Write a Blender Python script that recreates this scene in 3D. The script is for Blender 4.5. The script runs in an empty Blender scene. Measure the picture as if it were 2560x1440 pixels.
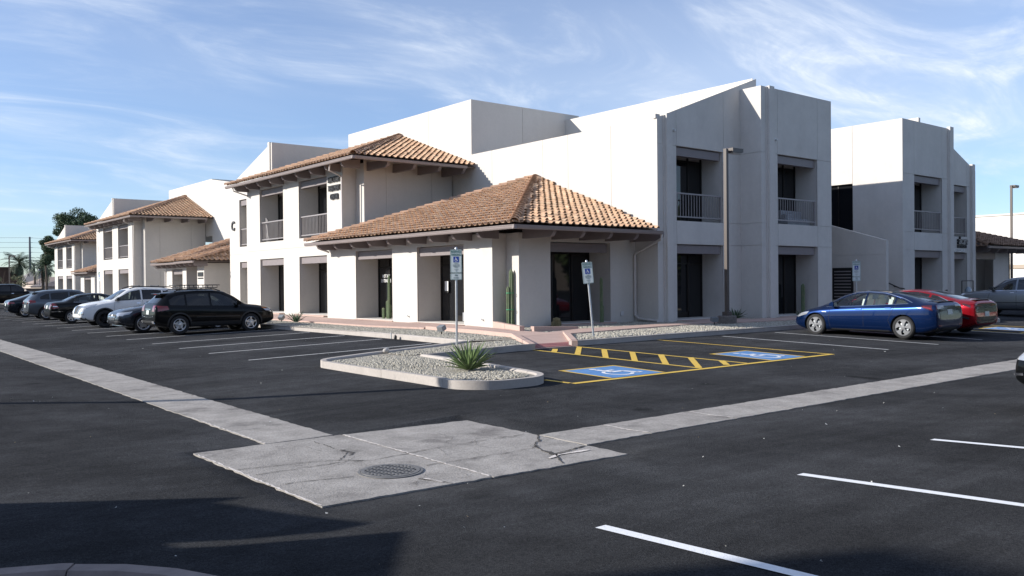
import bpy, bmesh, math, random
import numpy as np
from mathutils import Vector, Matrix
from mathutils.bvhtree import BVHTree

random.seed(7); RNG = np.random.default_rng(7)
R = math.radians
SC = bpy.context.scene
COL = SC.collection

# ------------------------------------------------------------------ camera, sky, sun, exposure
# World frame: +X runs along the shaded street front, +Y along the sunlit front, z = 0 in the valley gutters.
cam = bpy.data.cameras.new('camera'); cam_o = bpy.data.objects.new('camera', cam); COL.objects.link(cam_o)
az, pitch, roll = R(51.067), R(.443), R(.526)
fw = Vector((math.cos(az)*math.cos(pitch), math.sin(az)*math.cos(pitch), -math.sin(pitch)))
rt = Vector((math.sin(az), -math.cos(az), 0)); up = rt.cross(fw)
r2 = rt*math.cos(roll) - up*math.sin(roll); u2 = rt*math.sin(roll) + up*math.cos(roll)
m = Matrix((r2, u2, -fw)).transposed().to_4x4(); m.translation = Vector((0, 0, 1.95))
cam_o.matrix_world = m
cam.sensor_width = 36; cam.lens = 36*2142.5/2560; cam.clip_start = .1; cam.clip_end = 9000
SC.camera = cam_o

SUN_A, SUN_E = R(28.5), R(22.8)          # rays travel along (+cos A, -sin A) and fall at E
sun_dir = Vector((-math.cos(SUN_A)*math.cos(SUN_E), math.sin(SUN_A)*math.cos(SUN_E), math.sin(SUN_E)))
sl = bpy.data.lights.new('sun', 'SUN'); sl.energy = 5.0; sl.angle = R(.45); sl.color = (1, .945, .865)
so = bpy.data.objects.new('sun', sl); COL.objects.link(so); so.location = (-30, 20, 40)
so.rotation_euler = sun_dir.to_track_quat('Z', 'Y').to_euler()

W = bpy.data.worlds.new('World'); SC.world = W; W.use_nodes = True
nt = W.node_tree; nt.nodes.clear()
def N(t, **kw):
    n = nt.nodes.new(t)
    for k, v in kw.items(): setattr(n, k, v)
    return n
out = N('ShaderNodeOutputWorld'); bg = N('ShaderNodeBackground'); sky = N('ShaderNodeTexSky')
sky.sky_type = 'NISHITA'; sky.sun_disc = False; sky.sun_elevation = SUN_E
sky.sun_rotation = math.atan2(sun_dir.x, sun_dir.y)
sky.air_density = 1.0; sky.dust_density = .15; sky.ozone_density = 2.6; sky.altitude = 380
bg.inputs['Strength'].default_value = .092
tc = N('ShaderNodeTexCoord'); sep = N('ShaderNodeSeparateXYZ'); nt.links.new(tc.outputs['Generated'], sep.inputs[0])
def M(op, a, b=None, c=None):
    n = N('ShaderNodeMath', operation=op)
    for i, v in enumerate((a, b, c)):
        if v is None: continue
        if isinstance(v, (int, float)): n.inputs[i].default_value = v
        else: nt.links.new(v, n.inputs[i])
    return n.outputs[0]
zz = M('ADD', M('MAXIMUM', sep.outputs[2], 0.0), .12)
cx = M('DIVIDE', sep.outputs[0], zz); cy = M('DIVIDE', sep.outputs[1], zz)
cmb = N('ShaderNodeCombineXYZ'); nt.links.new(cx, cmb.inputs[0]); nt.links.new(cy, cmb.inputs[1])
def noise(vec, rotz, scl, scale, detail, rough, dist, off=(0, 0, 0)):
    mp = N('ShaderNodeMapping'); nt.links.new(vec, mp.inputs[0]); mp.inputs['Rotation'].default_value = (0, 0, rotz)
    mp.inputs['Scale'].default_value = scl; mp.inputs['Location'].default_value = off
    n = N('ShaderNodeTexNoise'); nt.links.new(mp.outputs[0], n.inputs['Vector'])
    n.inputs['Scale'].default_value = scale; n.inputs['Detail'].default_value = detail
    n.inputs['Roughness'].default_value = rough; n.inputs['Distortion'].default_value = dist
    return n.outputs['Fac']
def ramp(v, a, b):
    n = N('ShaderNodeMapRange', interpolation_type='SMOOTHSTEP'); nt.links.new(v, n.inputs[0])
    n.inputs[1].default_value = a; n.inputs[2].default_value = b; n.inputs[3].default_value = 0; n.inputs[4].default_value = 1
    return n.outputs[0]
cv = cmb.outputs[0]
streak = noise(cv, R(-30), (.95, 1.75, 1), 1.05, 10, .60, 1.6, (3.1, 1.7, 0))
fibre = noise(cv, R(-38), (1.0, 3.6, 1), 2.8, 9, .68, 1.8, (7.3, .2, 0))
mass = noise(cv, R(10), (1, 1.3, 1), .42, 4, .5, .3, (1.2, 5.0, 0))
c1 = M('MULTIPLY', ramp(streak, .40, .86), M('ADD', .42, M('MULTIPLY', ramp(fibre, .25, .80), .60)))
c2 = M('MULTIPLY', c1, M('ADD', .35, M('MULTIPLY', ramp(mass, .32, .66), .75)))
veil = M('ADD', .13, M('MULTIPLY', ramp(mass, .33, .75), .26))
cloud = M('MINIMUM', M('ADD', M('MULTIPLY', c2, .88), veil), .9)
cloud = M('MULTIPLY', cloud, ramp(sep.outputs[2], .0, .10))
mix = N('ShaderNodeMix', data_type='RGBA'); nt.links.new(cloud, mix.inputs['Factor'])
tint = N('ShaderNodeVectorMath', operation='MULTIPLY'); nt.links.new(sky.outputs[0], tint.inputs[0]); tint.inputs[1].default_value = (.94, 1.08, 1.34)
nt.links.new(tint.outputs[0], mix.inputs[6]); mix.inputs[7].default_value = (7.6, 8.2, 9.0, 1)
nt.links.new(mix.outputs[2], bg.inputs['Color']); nt.links.new(bg.outputs[0], out.inputs[0])

vs = SC.view_settings
vs.view_transform = 'Standard'; vs.look = 'None'; vs.exposure = .47; vs.gamma = 1; vs.use_curve_mapping = False
try: SC.cycles.use_denoising = True; SC.cycles.max_bounces = 8; SC.cycles.transparent_max_bounces = 12
except Exception: pass

# ------------------------------------------------------------------ helpers
def tag(o, label=None, cat=None, group=None, kind=None):
    for k, v in (('label', label), ('category', cat), ('group', group), ('kind', kind)):
        if v: o[k] = v
    return o
def link(o, parent=None):
    COL.objects.link(o)
    if parent is not None: o.parent = parent
    return o
def thing(name, label, cat, loc=(0, 0, 0), rz=0, group=None):
    o = link(bpy.data.objects.new(name, None)); o.location = loc; o.rotation_euler = (0, 0, rz); o.empty_display_size = .3
    return tag(o, label, cat, group)
class MB:
    """collects shapes; build() links them as one mesh object (coordinates are world unless the parent is local)"""
    def __init__(s): s.v = []; s.f = []
    def add(s, vs, fs):
        b = len(s.v); s.v += [tuple(p) for p in vs]; s.f += [tuple(i+b for i in f) for f in fs]; return s
    def box(s, x0, x1, y0, y1, z0, z1):
        return s.add([(x0,y0,z0),(x1,y0,z0),(x1,y1,z0),(x0,y1,z0),(x0,y0,z1),(x1,y0,z1),(x1,y1,z1),(x0,y1,z1)],
                     [(0,3,2,1),(4,5,6,7),(0,1,5,4),(1,2,6,5),(2,3,7,6),(3,0,4,7)])
    def cbox(s, x0, x1, y0, y1, z0, z1, b):
        """box with its upper edges and corners chamfered"""
        v = []
        for z, i in ((z0, 0), (z1-b, 0), (z1, b)):
            v += [(x0+i,y0+i,z),(x1-i,y0+i,z),(x1-i,y1-i,z),(x0+i,y1-i,z)]
        f = [(3,2,1,0),(8,9,10,11)]
        for k in (0, 4):
            for j in range(4): f.append((k+j, k+(j+1)%4, k+4+(j+1)%4, k+4+j))
        return s.add(v, f)
    def mbox(s, M4, hx, hy, hz):
        p = [M4 @ Vector((a*hx, b*hy, c*hz)) for c in (-1, 1) for a, b in ((-1,-1),(1,-1),(1,1),(-1,1))]
        return s.add(p, [(0,3,2,1),(4,5,6,7),(0,1,5,4),(1,2,6,5),(2,3,7,6),(3,0,4,7)])
    def prism(s, pts, d):
        """closed polygon (3D points) pushed along vector d"""
        n = len(pts); d = Vector(d); a = [Vector(p) for p in pts]
        return s.add(a+[p+d for p in a], [tuple(range(n-1,-1,-1)), tuple(range(n, 2*n))]+[(i,(i+1)%n,n+(i+1)%n,n+i) for i in range(n)])
    def quad(s, *p): return s.add(p, [tuple(range(len(p)))])
    def tube(s, pts, r, n=8, caps=True):
        pts = [Vector(p) for p in pts]; rr = r if isinstance(r, (list, tuple)) else [r]*len(pts)
        vs = []; t0 = None
        for i, p in enumerate(pts):
            t = (pts[min(i+1, len(pts)-1)] - pts[max(i-1, 0)]).normalized()
            if t0 is None: a = t.orthogonal().normalized()
            else: a = (a - t*a.dot(t)).normalized()
            t0 = t; b = t.cross(a)
            vs += [p + (a*math.cos(2*math.pi*k/n) + b*math.sin(2*math.pi*k/n))*rr[i] for k in range(n)]
        fs = [(i*n+k, i*n+(k+1)%n, (i+1)*n+(k+1)%n, (i+1)*n+k) for i in range(len(pts)-1) for k in range(n)]
        if caps: fs += [tuple(range(n-1,-1,-1)), tuple(range((len(pts)-1)*n, len(pts)*n))]
        return s.add(vs, fs)
    def lathe(s, prof, c, ax='Z', n=24, close=False):
        vs = []
        for r, h in prof:
            for k in range(n):
                a = 2*math.pi*k/n; x, y = r*math.cos(a), r*math.sin(a)
                q = (x, y, h) if ax == 'Z' else ((x, h, y) if ax == 'Y' else (h, x, y))
                vs.append((q[0]+c[0], q[1]+c[1], q[2]+c[2]))
        m_ = len(prof); rows = m_ if close else m_-1
        fs = [(i*n+k, i*n+(k+1)%n, ((i+1)%m_)*n+(k+1)%n, ((i+1)%m_)*n+k) for i in range(rows) for k in range(n)]
        if not close: fs += [tuple(range(n-1,-1,-1)), tuple(range((m_-1)*n, m_*n))]
        return s.add(vs, fs)
    def mesh(s, name):
        me = bpy.data.meshes.new(name); me.from_pydata(s.v, [], s.f); me.update(); return me
    def build(s, name, mat, parent=None, smooth=0, fix=True):
        me = s.mesh(name)
        if fix:
            bm = bmesh.new(); bm.from_mesh(me); bmesh.ops.recalc_face_normals(bm, faces=bm.faces); bm.to_mesh(me); bm.free()
        return wrap(name, me, mat, parent, smooth)
def wrap(name, me, mat, parent=None, smooth=0):
    if mat is not None and not me.materials: me.materials.append(mat)
    if smooth: me.shade_smooth(); me.set_sharp_from_angle(angle=R(smooth))
    o = link(bpy.data.objects.new(name, me), parent)
    if parent is not None and parent.type == 'EMPTY' and not parent.get('local'): o.location = -parent.location
    return o
def np_mesh(name, V, F):
    """vertices (n,3) and faces (m,k) as arrays"""
    me = bpy.data.meshes.new(name); k = F.shape[1]
    me.vertices.add(len(V)); me.vertices.foreach_set('co', np.ascontiguousarray(V, np.float32).ravel())
    me.loops.add(F.size); me.loops.foreach_set('vertex_index', np.ascontiguousarray(F, np.int32).ravel())
    me.polygons.add(len(F)); me.polygons.foreach_set('loop_start', np.arange(0, F.size, k, dtype=np.int32))
    me.update(calc_edges=True); me.validate(); return me
def text_mb(body, size, depth=.004, space=1.0, align='CENTER', bold=0):
    """flat lettering in the local XZ plane facing -Y, centred on the origin; returns MB"""
    cu = bpy.data.curves.new('lettering', 'FONT'); cu.body = body; cu.size = size; cu.extrude = depth; cu.align_x = align
    cu.align_y = 'CENTER'; cu.space_character = space; cu.resolution_u = 2; cu.offset = bold
    o = bpy.data.objects.new('lettering', cu); COL.objects.link(o)
    bpy.context.view_layer.update()
    me = o.evaluated_get(bpy.context.evaluated_depsgraph_get()).to_mesh()
    mb = MB(); mb.add([(p.co.x, -p.co.z, p.co.y) for p in me.vertices], [tuple(p.vertices) for p in me.polygons])
    bpy.data.objects.remove(o); bpy.data.curves.remove(cu)
    return mb
def place(mb, M4):
    q = MB(); q.v = [tuple(M4 @ Vector(p)) for p in mb.v]; q.f = list(mb.f); return q
def TR(loc, rz=0, rx=0): return Matrix.Translation(loc) @ Matrix.Rotation(rz, 4, 'Z') @ Matrix.Rotation(rx, 4, 'X')
def FX(loc): return TR(loc, -math.pi/2)       # lettering on a wall that faces -X (reads towards -Y)

# ------------------------------------------------------------------ materials
MATS = {}
def mat(name, col, rough=.6, metal=0, bump=0, bscale=30, var=0, vscale=3, var2=0, v2scale=.4, spec=.5, coat=0, isl=0, detail=6, alt=None, altamt=0, altscale=1.5, alo=.5, ahi=.62, streak=0):
    if name in MATS: return MATS[name]
    m_ = bpy.data.materials.new(name); m_.use_nodes = True; t = m_.node_tree; b = t.nodes['Principled BSDF']; L = t.links.new
    b.inputs['Roughness'].default_value = rough; b.inputs['Metallic'].default_value = metal
    b.inputs['Specular IOR Level'].default_value = spec; b.inputs['Coat Weight'].default_value = coat; b.inputs['Coat Roughness'].default_value = .03
    cur = None
    tcn = t.nodes.new('ShaderNodeTexCoord')
    geo = t.nodes.new('ShaderNodeNewGeometry')
    def nz(scale, det=detail, ro=.6):
        n = t.nodes.new('ShaderNodeTexNoise'); L(geo.outputs['Position'] if name[:2] != 'L_' else tcn.outputs['Object'], n.inputs['Vector'])
        n.inputs['Scale'].default_value = scale; n.inputs['Detail'].default_value = det; n.inputs['Roughness'].default_value = ro; return n.outputs['Fac']
    rgb = t.nodes.new('ShaderNodeRGB'); rgb.outputs[0].default_value = (*col, 1); cur = rgb.outputs[0]
    def mult(fac, lo, hi):
        nonlocal cur
        mr = t.nodes.new('ShaderNodeMapRange'); L(fac, mr.inputs[0]); mr.inputs[1].default_value = .3; mr.inputs[2].default_value = .7
        mr.inputs[3].default_value = lo; mr.inputs[4].default_value = hi
        h = t.nodes.new('ShaderNodeVectorMath'); h.operation = 'SCALE'; L(cur, h.inputs[0]); L(mr.outputs[0], h.inputs['Scale']); cur = h.outputs[0]
    if alt is not None:
        mr = t.nodes.new('ShaderNodeMapRange'); mr.interpolation_type = 'SMOOTHSTEP'; L(nz(altscale), mr.inputs[0]); mr.inputs[1].default_value = alo; mr.inputs[2].default_value = ahi; mr.inputs[4].default_value = altamt
        mx = t.nodes.new('ShaderNodeMix'); mx.data_type = 'RGBA'; L(mr.outputs[0], mx.inputs[0]); L(cur, mx.inputs[6]); mx.inputs[7].default_value = (*alt, 1); cur = mx.outputs[2]
    if var: mult(nz(vscale), 1-var, 1+var)
    if var2: mult(nz(v2scale), 1-var2, 1+var2)
    if streak:
        mp = t.nodes.new('ShaderNodeMapping'); L(geo.outputs['Position'], mp.inputs[0]); mp.inputs['Scale'].default_value = (2.4, 2.4, .16); sn = t.nodes.new('ShaderNodeTexNoise'); L(mp.outputs[0], sn.inputs['Vector']); sn.inputs['Scale'].default_value = 1.0; sn.inputs['Detail'].default_value = 5; mult(sn.outputs['Fac'], 1-streak, 1+streak*.4)
    if isl:
        oi = t.nodes.new('ShaderNodeObjectInfo'); ad = t.nodes.new('ShaderNodeMath'); L(oi.outputs['Random'], ad.inputs[0]); L(geo.outputs['Random Per Island'], ad.inputs[1])
        fr = t.nodes.new('ShaderNodeMath'); fr.operation = 'FRACT'; L(ad.outputs[0], fr.inputs[0])
        mr = t.nodes.new('ShaderNodeMapRange'); L(fr.outputs[0], mr.inputs[0]); mr.inputs[3].default_value = 1-isl; mr.inputs[4].default_value = 1+isl*.75
        h = t.nodes.new('ShaderNodeVectorMath'); h.operation = 'SCALE'; L(cur, h.inputs[0]); L(mr.outputs[0], h.inputs['Scale']); cur = h.outputs[0]
    L(cur, b.inputs['Base Color'])
    if bump:
        bp = t.nodes.new('ShaderNodeBump'); bp.inputs['Strength'].default_value = bump; bp.inputs['Distance'].default_value = .01
        L(nz(bscale, 4), bp.inputs['Height']); L(bp.outputs[0], b.inputs['Normal'])
    MATS[name] = m_; return m_
def glassmat(name, tint, refl=1.0, rough=.0):
    """thin pane: tinted see-through plus mirror by Fresnel"""
    if name in MATS: return MATS[name]
    m_ = bpy.data.materials.new(name); m_.use_nodes = True; t = m_.node_tree; t.nodes.clear(); L = t.links.new
    o = t.nodes.new('ShaderNodeOutputMaterial'); mx = t.nodes.new('ShaderNodeMixShader'); fr = t.nodes.new('ShaderNodeFresnel'); fr.inputs[0].default_value = 1.5
    ml = t.nodes.new('ShaderNodeMath'); ml.operation = 'MULTIPLY_ADD'; L(fr.outputs[0], ml.inputs[0]); ml.inputs[1].default_value = 1.35*refl; ml.inputs[2].default_value = .02
    tr = t.nodes.new('ShaderNodeBsdfTransparent'); tr.inputs[0].default_value = (*tint, 1); gl = t.nodes.new('ShaderNodeBsdfGlossy'); gl.inputs['Roughness'].default_value = rough
    L(ml.outputs[0], mx.inputs[0]); L(tr.outputs[0], mx.inputs[1]); L(gl.outputs[0], mx.inputs[2]); L(mx.outputs[0], o.inputs[0])
    MATS[name] = m_; return m_
STUCCO = mat('stucco', (.585, .555, .515), .92, bump=.30, bscale=55, var=.035, vscale=1.1, var2=.025, v2scale=9, spec=.15, alt=(.51, .48, .44), altamt=.45, altscale=.55, streak=.025, alo=.5, ahi=.8)
STUCCO2 = mat('stucco_panel', (.595, .565, .53), .92, bump=.30, bscale=55, var=.045, vscale=.9, var2=.03, v2scale=7, spec=.15, alt=(.50, .47, .435), altamt=.45, altscale=.6, streak=.035, alo=.5, ahi=.8)
TRIM = mat('painted_timber', (.21, .18, .18), .55, bump=.12, bscale=60, var=.06, vscale=5)
GUTTER = mat('painted_metal_gutter', (.255, .215, .205), .42, var=.04, vscale=3)
DOWN = mat('painted_downspout', (.60, .565, .54), .5, var=.03)
RAIL = mat('railing_paint', (.29, .265, .265), .45)
GLASSD = mat('dark_window_glass', (.012, .013, .015), .03, spec=.55)
FRAME = mat('bronze_frame', (.022, .019, .017), .35, metal=.4)
SOFFIT = mat('recess_soffit', (.50, .47, .44), .9)
TILE = mat('L_clay_tile', (.46, .30, .195), .82, bump=.35, bscale=40, var=.14, vscale=9, isl=.20, spec=.2, alt=(.60, .40, .26), altamt=.55, altscale=6, alo=.45, ahi=.7)
TILES = mat('clay_tile', (.52, .33, .21), .82, bump=.35, bscale=40, var=.16, vscale=7, var2=.10, v2scale=.9, isl=.17, spec=.2, alt=(.60, .47, .34), altamt=.6, altscale=3, alo=.45, ahi=.7)
TILED = mat('dark_clay_tile', (.26, .17, .12), .85, bump=.3, bscale=40, var=.12, vscale=6, isl=.2, spec=.2)
SHEATH = mat('roof_boards', (.13, .105, .095), .8, var=.1, vscale=4)
CAP = mat('L_clay_cap', (.43, .275, .19), .82, bump=.35, bscale=40, var=.16, vscale=9, isl=.2, spec=.2)
BLACK = mat('black_plastic', (.012, .012, .013), .45)
LETTER = mat('dark_letters', (.035, .035, .038), .5)
WHITEP = mat('white_vinyl', (.75, .75, .74), .5)
STEEL = mat('galvanised_steel', (.52, .54, .56), .38, metal=.85, var=.06, vscale=12)
CONC = mat('concrete', (.335, .315, .295), .9, bump=.8, bscale=50, var=.15, vscale=2.6, var2=.20, v2scale=38, spec=.05, alt=(.12, .112, .108), altamt=.75, altscale=1.1, alo=.50, ahi=.74, streak=.10)
KERB = mat('kerb_concrete', (.41, .375, .345), .9, bump=.4, bscale=40, var=.08, vscale=3, var2=.06, v2scale=20, spec=.2, alt=(.16, .15, .15), altamt=.55, altscale=2.0, alo=.56, ahi=.76)
WALK = mat('pink_walk', (.49, .355, .305), .9, bump=.3, bscale=50, var=.06, vscale=2, var2=.05, v2scale=12, spec=.2)
LAMPP = mat('bronze_pole', (.075, .058, .05), .45, var=.05)
# ------------------------------------------------------------------ the ground: a lot that drains to two valley gutters
def axz(d, lo, hi, sn, sp): return (d-hi)*sp if d > hi else ((lo-d)*sn if d < lo else 0.)
def gz(x, y):
    a = axz(x, 4.17, 5.07, .03, .024); b = axz(y, 7.33, 8.19, .045, .024)
    if 3.24 < x < 7.09 and 6.54 < y < 9.99: return min(a, b, .002)
    if y > 7.76: return min(a, b, .212) if x > 4.6 else min(a, .5)
    return min(b if x > 4.17 else max(a, b), .5)
def asphalt():
    m_ = bpy.data.materials.new('asphalt'); m_.use_nodes = True; t = m_.node_tree; b = t.nodes['Principled BSDF']; L = t.links.new
    g = t.nodes.new('ShaderNodeNewGeometry')
    def nz(scale, det=5, ro=.6, rot=None, scl=(1,1,1), dist=0):
        mp = t.nodes.new('ShaderNodeMapping'); L(g.outputs['Position'], mp.inputs[0]); mp.inputs['Scale'].default_value = scl
        if rot: mp.inputs['Rotation'].default_value = (0, 0, rot)
        n = t.nodes.new('ShaderNodeTexNoise'); L(mp.outputs[0], n.inputs['Vector']); n.inputs['Scale'].default_value = scale
        n.inputs['Detail'].default_value = det; n.inputs['Roughness'].default_value = ro; n.inputs['Distortion'].default_value = dist; return n.outputs['Fac']
    def mr(v, a, bb, lo, hi, smooth=True):
        n = t.nodes.new('ShaderNodeMapRange'); n.interpolation_type = 'SMOOTHSTEP' if smooth else 'LINEAR'; L(v, n.inputs[0])
        for i, q in enumerate((a, bb, lo, hi)): n.inputs[i+1].default_value = q
        return n.outputs[0]
    def ml(a, c):
        n = t.nodes.new('ShaderNodeMath'); n.operation = 'MULTIPLY'; L(a, n.inputs[0]); L(c, n.inputs[1]); return n.outputs[0]
    patch = mr(nz(.32, 5, .55, dist=.6), .35, .68, .80, 1.22)
    mid = mr(nz(2.3, 6, .65), .3, .72, .88, 1.14)
    grain = ml(mr(nz(110, 3, .75), .30, .72, .50, 1.55, False), mr(nz(34, 5, .75), .32, .70, .72, 1.30, False))
    sweep = mr(nz(1.1, 5, .6, R(18), (.22, 2.6, 1), 1.2), .40, .70, .93, 1.06)
    sweep2 = mr(nz(.9, 5, .6, R(68), (.25, 2.2, 1), 1.0), .42, .72, 1.05, .93)
    oil = mr(nz(.75, 3, .5, dist=.3), .66, .76, 1.0, .62)
    fac = ml(ml(ml(patch, mid), ml(sweep, sweep2)), ml(grain, oil))
    scuff = ml(mr(nz(.8, 4, .6, R(30), (.5, 1.5, 1)), .60, .72, 0, 1), mr(nz(7, 6, .7, R(35), (.4, 3, 1)), .56, .72, 0, .34))
    col = t.nodes.new('ShaderNodeVectorMath'); col.operation = 'SCALE'; col.inputs[0].default_value = (.0555, .057, .061); L(fac, col.inputs['Scale'])
    mx = t.nodes.new('ShaderNodeMix'); mx.data_type = 'RGBA'; L(scuff, mx.inputs[0]); L(col.outputs[0], mx.inputs[6]); mx.inputs[7].default_value = (.17, .17, .17, 1)
    L(mx.outputs[2], b.inputs['Base Color'])
    L(mr(nz(1.5, 4), .3, .7, .66, .88), b.inputs['Roughness']); b.inputs['Specular IOR Level'].default_value = .0
    bp = t.nodes.new('ShaderNodeBump'); bp.inputs['Strength'].default_value = 1.0; bp.inputs['Distance'].default_value = .02
    L(nz(75, 4, .75), bp.inputs['Height'])
    bp2 = t.nodes.new('ShaderNodeBump'); bp2.inputs['Strength'].default_value = .4; bp2.inputs['Distance'].default_value = .03; L(nz(3.5, 4), bp2.inputs['Height'])
    L(bp.outputs[0], bp2.inputs['Normal']); L(bp2.outputs[0], b.inputs['Normal'])
    return m_
ASPH = asphalt()
xs = sorted(set([-6000,-2000,-600,-200,-80,-40]+[round(q,3) for q in np.arange(-30, 62, 1.0)]+[3.2,3.26,4.17,4.6,5.07,7.07,7.13,13.83,13.9]+[80,120,200,600,2000,6000]))
ys = sorted(set([-6000,-2000,-600,-200,-80,-40]+[round(q,3) for q in np.arange(-20, 131, 1.0)]+[6.5,6.56,7.33,7.76,8.19,9.97,10.03,16.95,17.02]+[160,200,300,600,2000,6000]))
V = np.array([(x, y, gz(x, y)) for y in ys for x in xs]); nx = len(xs)
I = np.array([(j*nx+i, j*nx+i+1, (j+1)*nx+i+1, (j+1)*nx+i) for j in range(len(ys)-1) for i in range(nx-1)])
LOT = wrap('parking_lot', np_mesh('parking_lot', V, I), ASPH); tag(LOT, 'dark freshly sealed asphalt parking lot around the white offices', None, kind='structure')

def jitter_poly(pts, step=.11, amp=.014):
    o = []
    for i, p in enumerate(pts):
        q = pts[(i+1) % len(pts)]; d = math.dist(p, q); n = max(1, int(d/step))
        for k in range(n):
            a = k/n; w = 0 if k == 0 else random.gauss(0, amp)
            nx_, ny_ = -(q[1]-p[1])/d, (q[0]-p[0])/d
            o.append((p[0]+(q[0]-p[0])*a+nx_*w, p[1]+(q[1]-p[1])*a+ny_*w))
    return o
def slab(pts, name, m_, parent, top=.012, thick=.10, zf=gz, jit=.009, tilt=0, smooth=0):
    p = jitter_poly(pts, amp=jit) if jit else pts
    t_ = [(x, y, zf(x, y)+top+tilt*((x*7.1+y*3.3) % 1-.5)) for x, y in p]; n = len(p)
    mb = MB(); mb.add(t_+[(x, y, z-thick) for x, y, z in t_], [tuple(range(n))]+[(i, n+i, n+(i+1)%n, (i+1)%n) for i in range(n)])
    return mb.build(name, m_, parent, smooth, fix=True)
gut = tag(thing('valley_gutter', None, None), None, None, kind='structure')
ly = [9.93, 11.08, 14.0, 15.5, 16.97, 18.76, 22.9]+[22.9+3.05*k for k in range(1, 36)]
for a, b in zip(ly, ly[1:]): slab([(4.17, a+.008), (5.07, a+.008), (5.07, b-.008), (4.17, b-.008)], 'concrete_slab', CONC, gut)
lx = [7.03, 8.16, 9.92, 11.27, 14.33, 17.43, 20.61]+[20.61+3.05*k for k in range(1, 16)]
for a, b in zip(lx, lx[1:]): slab([(a+.008, 7.33), (b-.008, 7.33), (b-.008, 8.19), (a+.008, 8.19)], 'concrete_slab', CONC, gut)
apron = tag(thing('drain_apron', None, None), None, None, kind='structure')
slab([(3.36, 6.80), (5.15, 6.72), (5.14, 9.86), (3.30, 9.91)], 'concrete_slab', CONC, apron, .016)
slab([(5.17, 6.71), (6.98, 6.62), (7.01, 9.70), (5.16, 9.86)], 'concrete_slab', CONC, apron, .014)
CRACK = mat('crack_dirt', (.05, .046, .043), .95); SPALL = mat('spalled_concrete', (.62, .57, .53), .95, bump=.6, bscale=60)
def ribbon(pts, w, name, m_, parent, dz=.02, jag=.012, step=.05, thick=.003, wvar=.6):
    P = []
    for p, q in zip(pts, pts[1:]):
        n = max(1, int(math.dist(p, q)/step)); P += [(p[0]+(q[0]-p[0])*k/n, p[1]+(q[1]-p[1])*k/n) for k in range(n)]
    P.append(pts[-1]); vs = []
    for i, p in enumerate(P):
        a, b = P[max(i-1, 0)], P[min(i+1, len(P)-1)]; d = math.dist(a, b) or 1; nx_, ny_ = -(b[1]-a[1])/d, (b[0]-a[0])/d
        o = random.gauss(0, jag); h = w*.5*(1+random.uniform(-wvar, wvar))
        for s in (-1, 1): x, y = p[0]+nx_*(o+s*h), p[1]+ny_*(o+s*h); vs.append((x, y, gz(x, y)+dz))
    return MB().add(vs, [(2*i, 2*i+1, 2*i+3, 2*i+2) for i in range(len(P)-1)]).build(name, m_, parent)
CR = {'c1': [(3.35,8.7),(4.04,8.57),(4.4,8.44),(4.61,8.2),(5.16,8.26),(5.59,8.31),(6.35,8.33),(6.9,8.31)], 'c2': [(3.4,8.35),(4.34,8.33),(4.57,8.25)],
 'c3': [(3.46,7.79),(3.68,7.77),(3.91,7.7),(4.11,7.62)], 'c4': [(4.67,9.66),(4.65,9.01),(4.68,8.8),(4.39,8.42)], 'c5': [(4.95,7.59),(5.19,7.58),(5.56,7.57),(6.13,7.55),(6.54,7.6)],
 'c6': [(7.0,8.18),(6.78,7.89),(6.55,7.7),(6.4,7.43),(6.36,7.14),(6.5,7.17),(6.93,7.25)], 'c8': [(4.56,7.14),(4.64,6.91),(4.69,6.73)], 'c10': [(6.36,7.14),(6.17,6.83),(6.09,6.72)]}
for k, v in CR.items(): ribbon(v, .024 if k in ('c6', 'c10') else .011, 'crack', CRACK, apron, .0215)
for v, w in (([(4.66,8.95),(4.7,8.75),(4.6,8.6)], .03), ([(6.38,7.3),(6.37,7.1),(6.5,7.12)], .05)): ribbon(v, w, 'crack', CRACK, apron, .0205, .02, .03)
for v, w in (([(5.155,9.83),(5.155,6.76)], .022), ([(6.15,7.0),(6.35,7.08),(6.8,7.05)], .05), ([(4.6,7.1),(4.66,6.85)], .03)): ribbon(v, w, 'mortar_patch', SPALL, apron, .0215, .004)
for v in ([(4.175,9.95),(4.175,12.6)], [(3.31,9.8),(3.36,6.85)]): ribbon(v, .02, 'mortar_patch', SPALL, apron, .018, .006)
for k in range(26):      # hairline cracks
    x, y = (random.uniform(4.2, 5.0), random.uniform(10.2, 30)) if k % 2 else (random.uniform(7.3, 22), random.uniform(7.4, 8.1)); pts = [(x, y)]; a = random.uniform(-.4, .4)+(0 if k % 2 else 1.57)
    for q in range(5): a += random.gauss(0, .35); pts.append((min(5.05, max(4.19, pts[-1][0]+.17*math.cos(a))) if k % 2 else pts[-1][0]+.17*math.cos(a), pts[-1][1]+.17*math.sin(a) if k % 2 else min(8.17, max(7.35, pts[-1][1]+.17*math.sin(a)))))
    ribbon(pts, .005, 'crack', CRACK, gut, .0165, .006, .05)
for k in range(14):
    x, y = random.uniform(3.5, 6.8), random.uniform(6.9, 9.6); pts = [(x, y)]; a = random.uniform(0, 6.3)
    for q in range(6): a += random.gauss(0, .4); pts.append((min(6.95, max(3.42, pts[-1][0]+.13*math.cos(a))), min(9.65, max(6.85, pts[-1][1]+.13*math.sin(a)))))
    ribbon(pts, .004, 'crack', CRACK, apron, .0225, .006, .04)
# joint in the long gutter that has opened up
for a in (8.16, 9.92): ribbon([(a, 8.15), (a-.03, 7.7), (a+.02, 7.4)], .03, 'mortar_patch', SPALL, gut, .017, .008)

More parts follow.
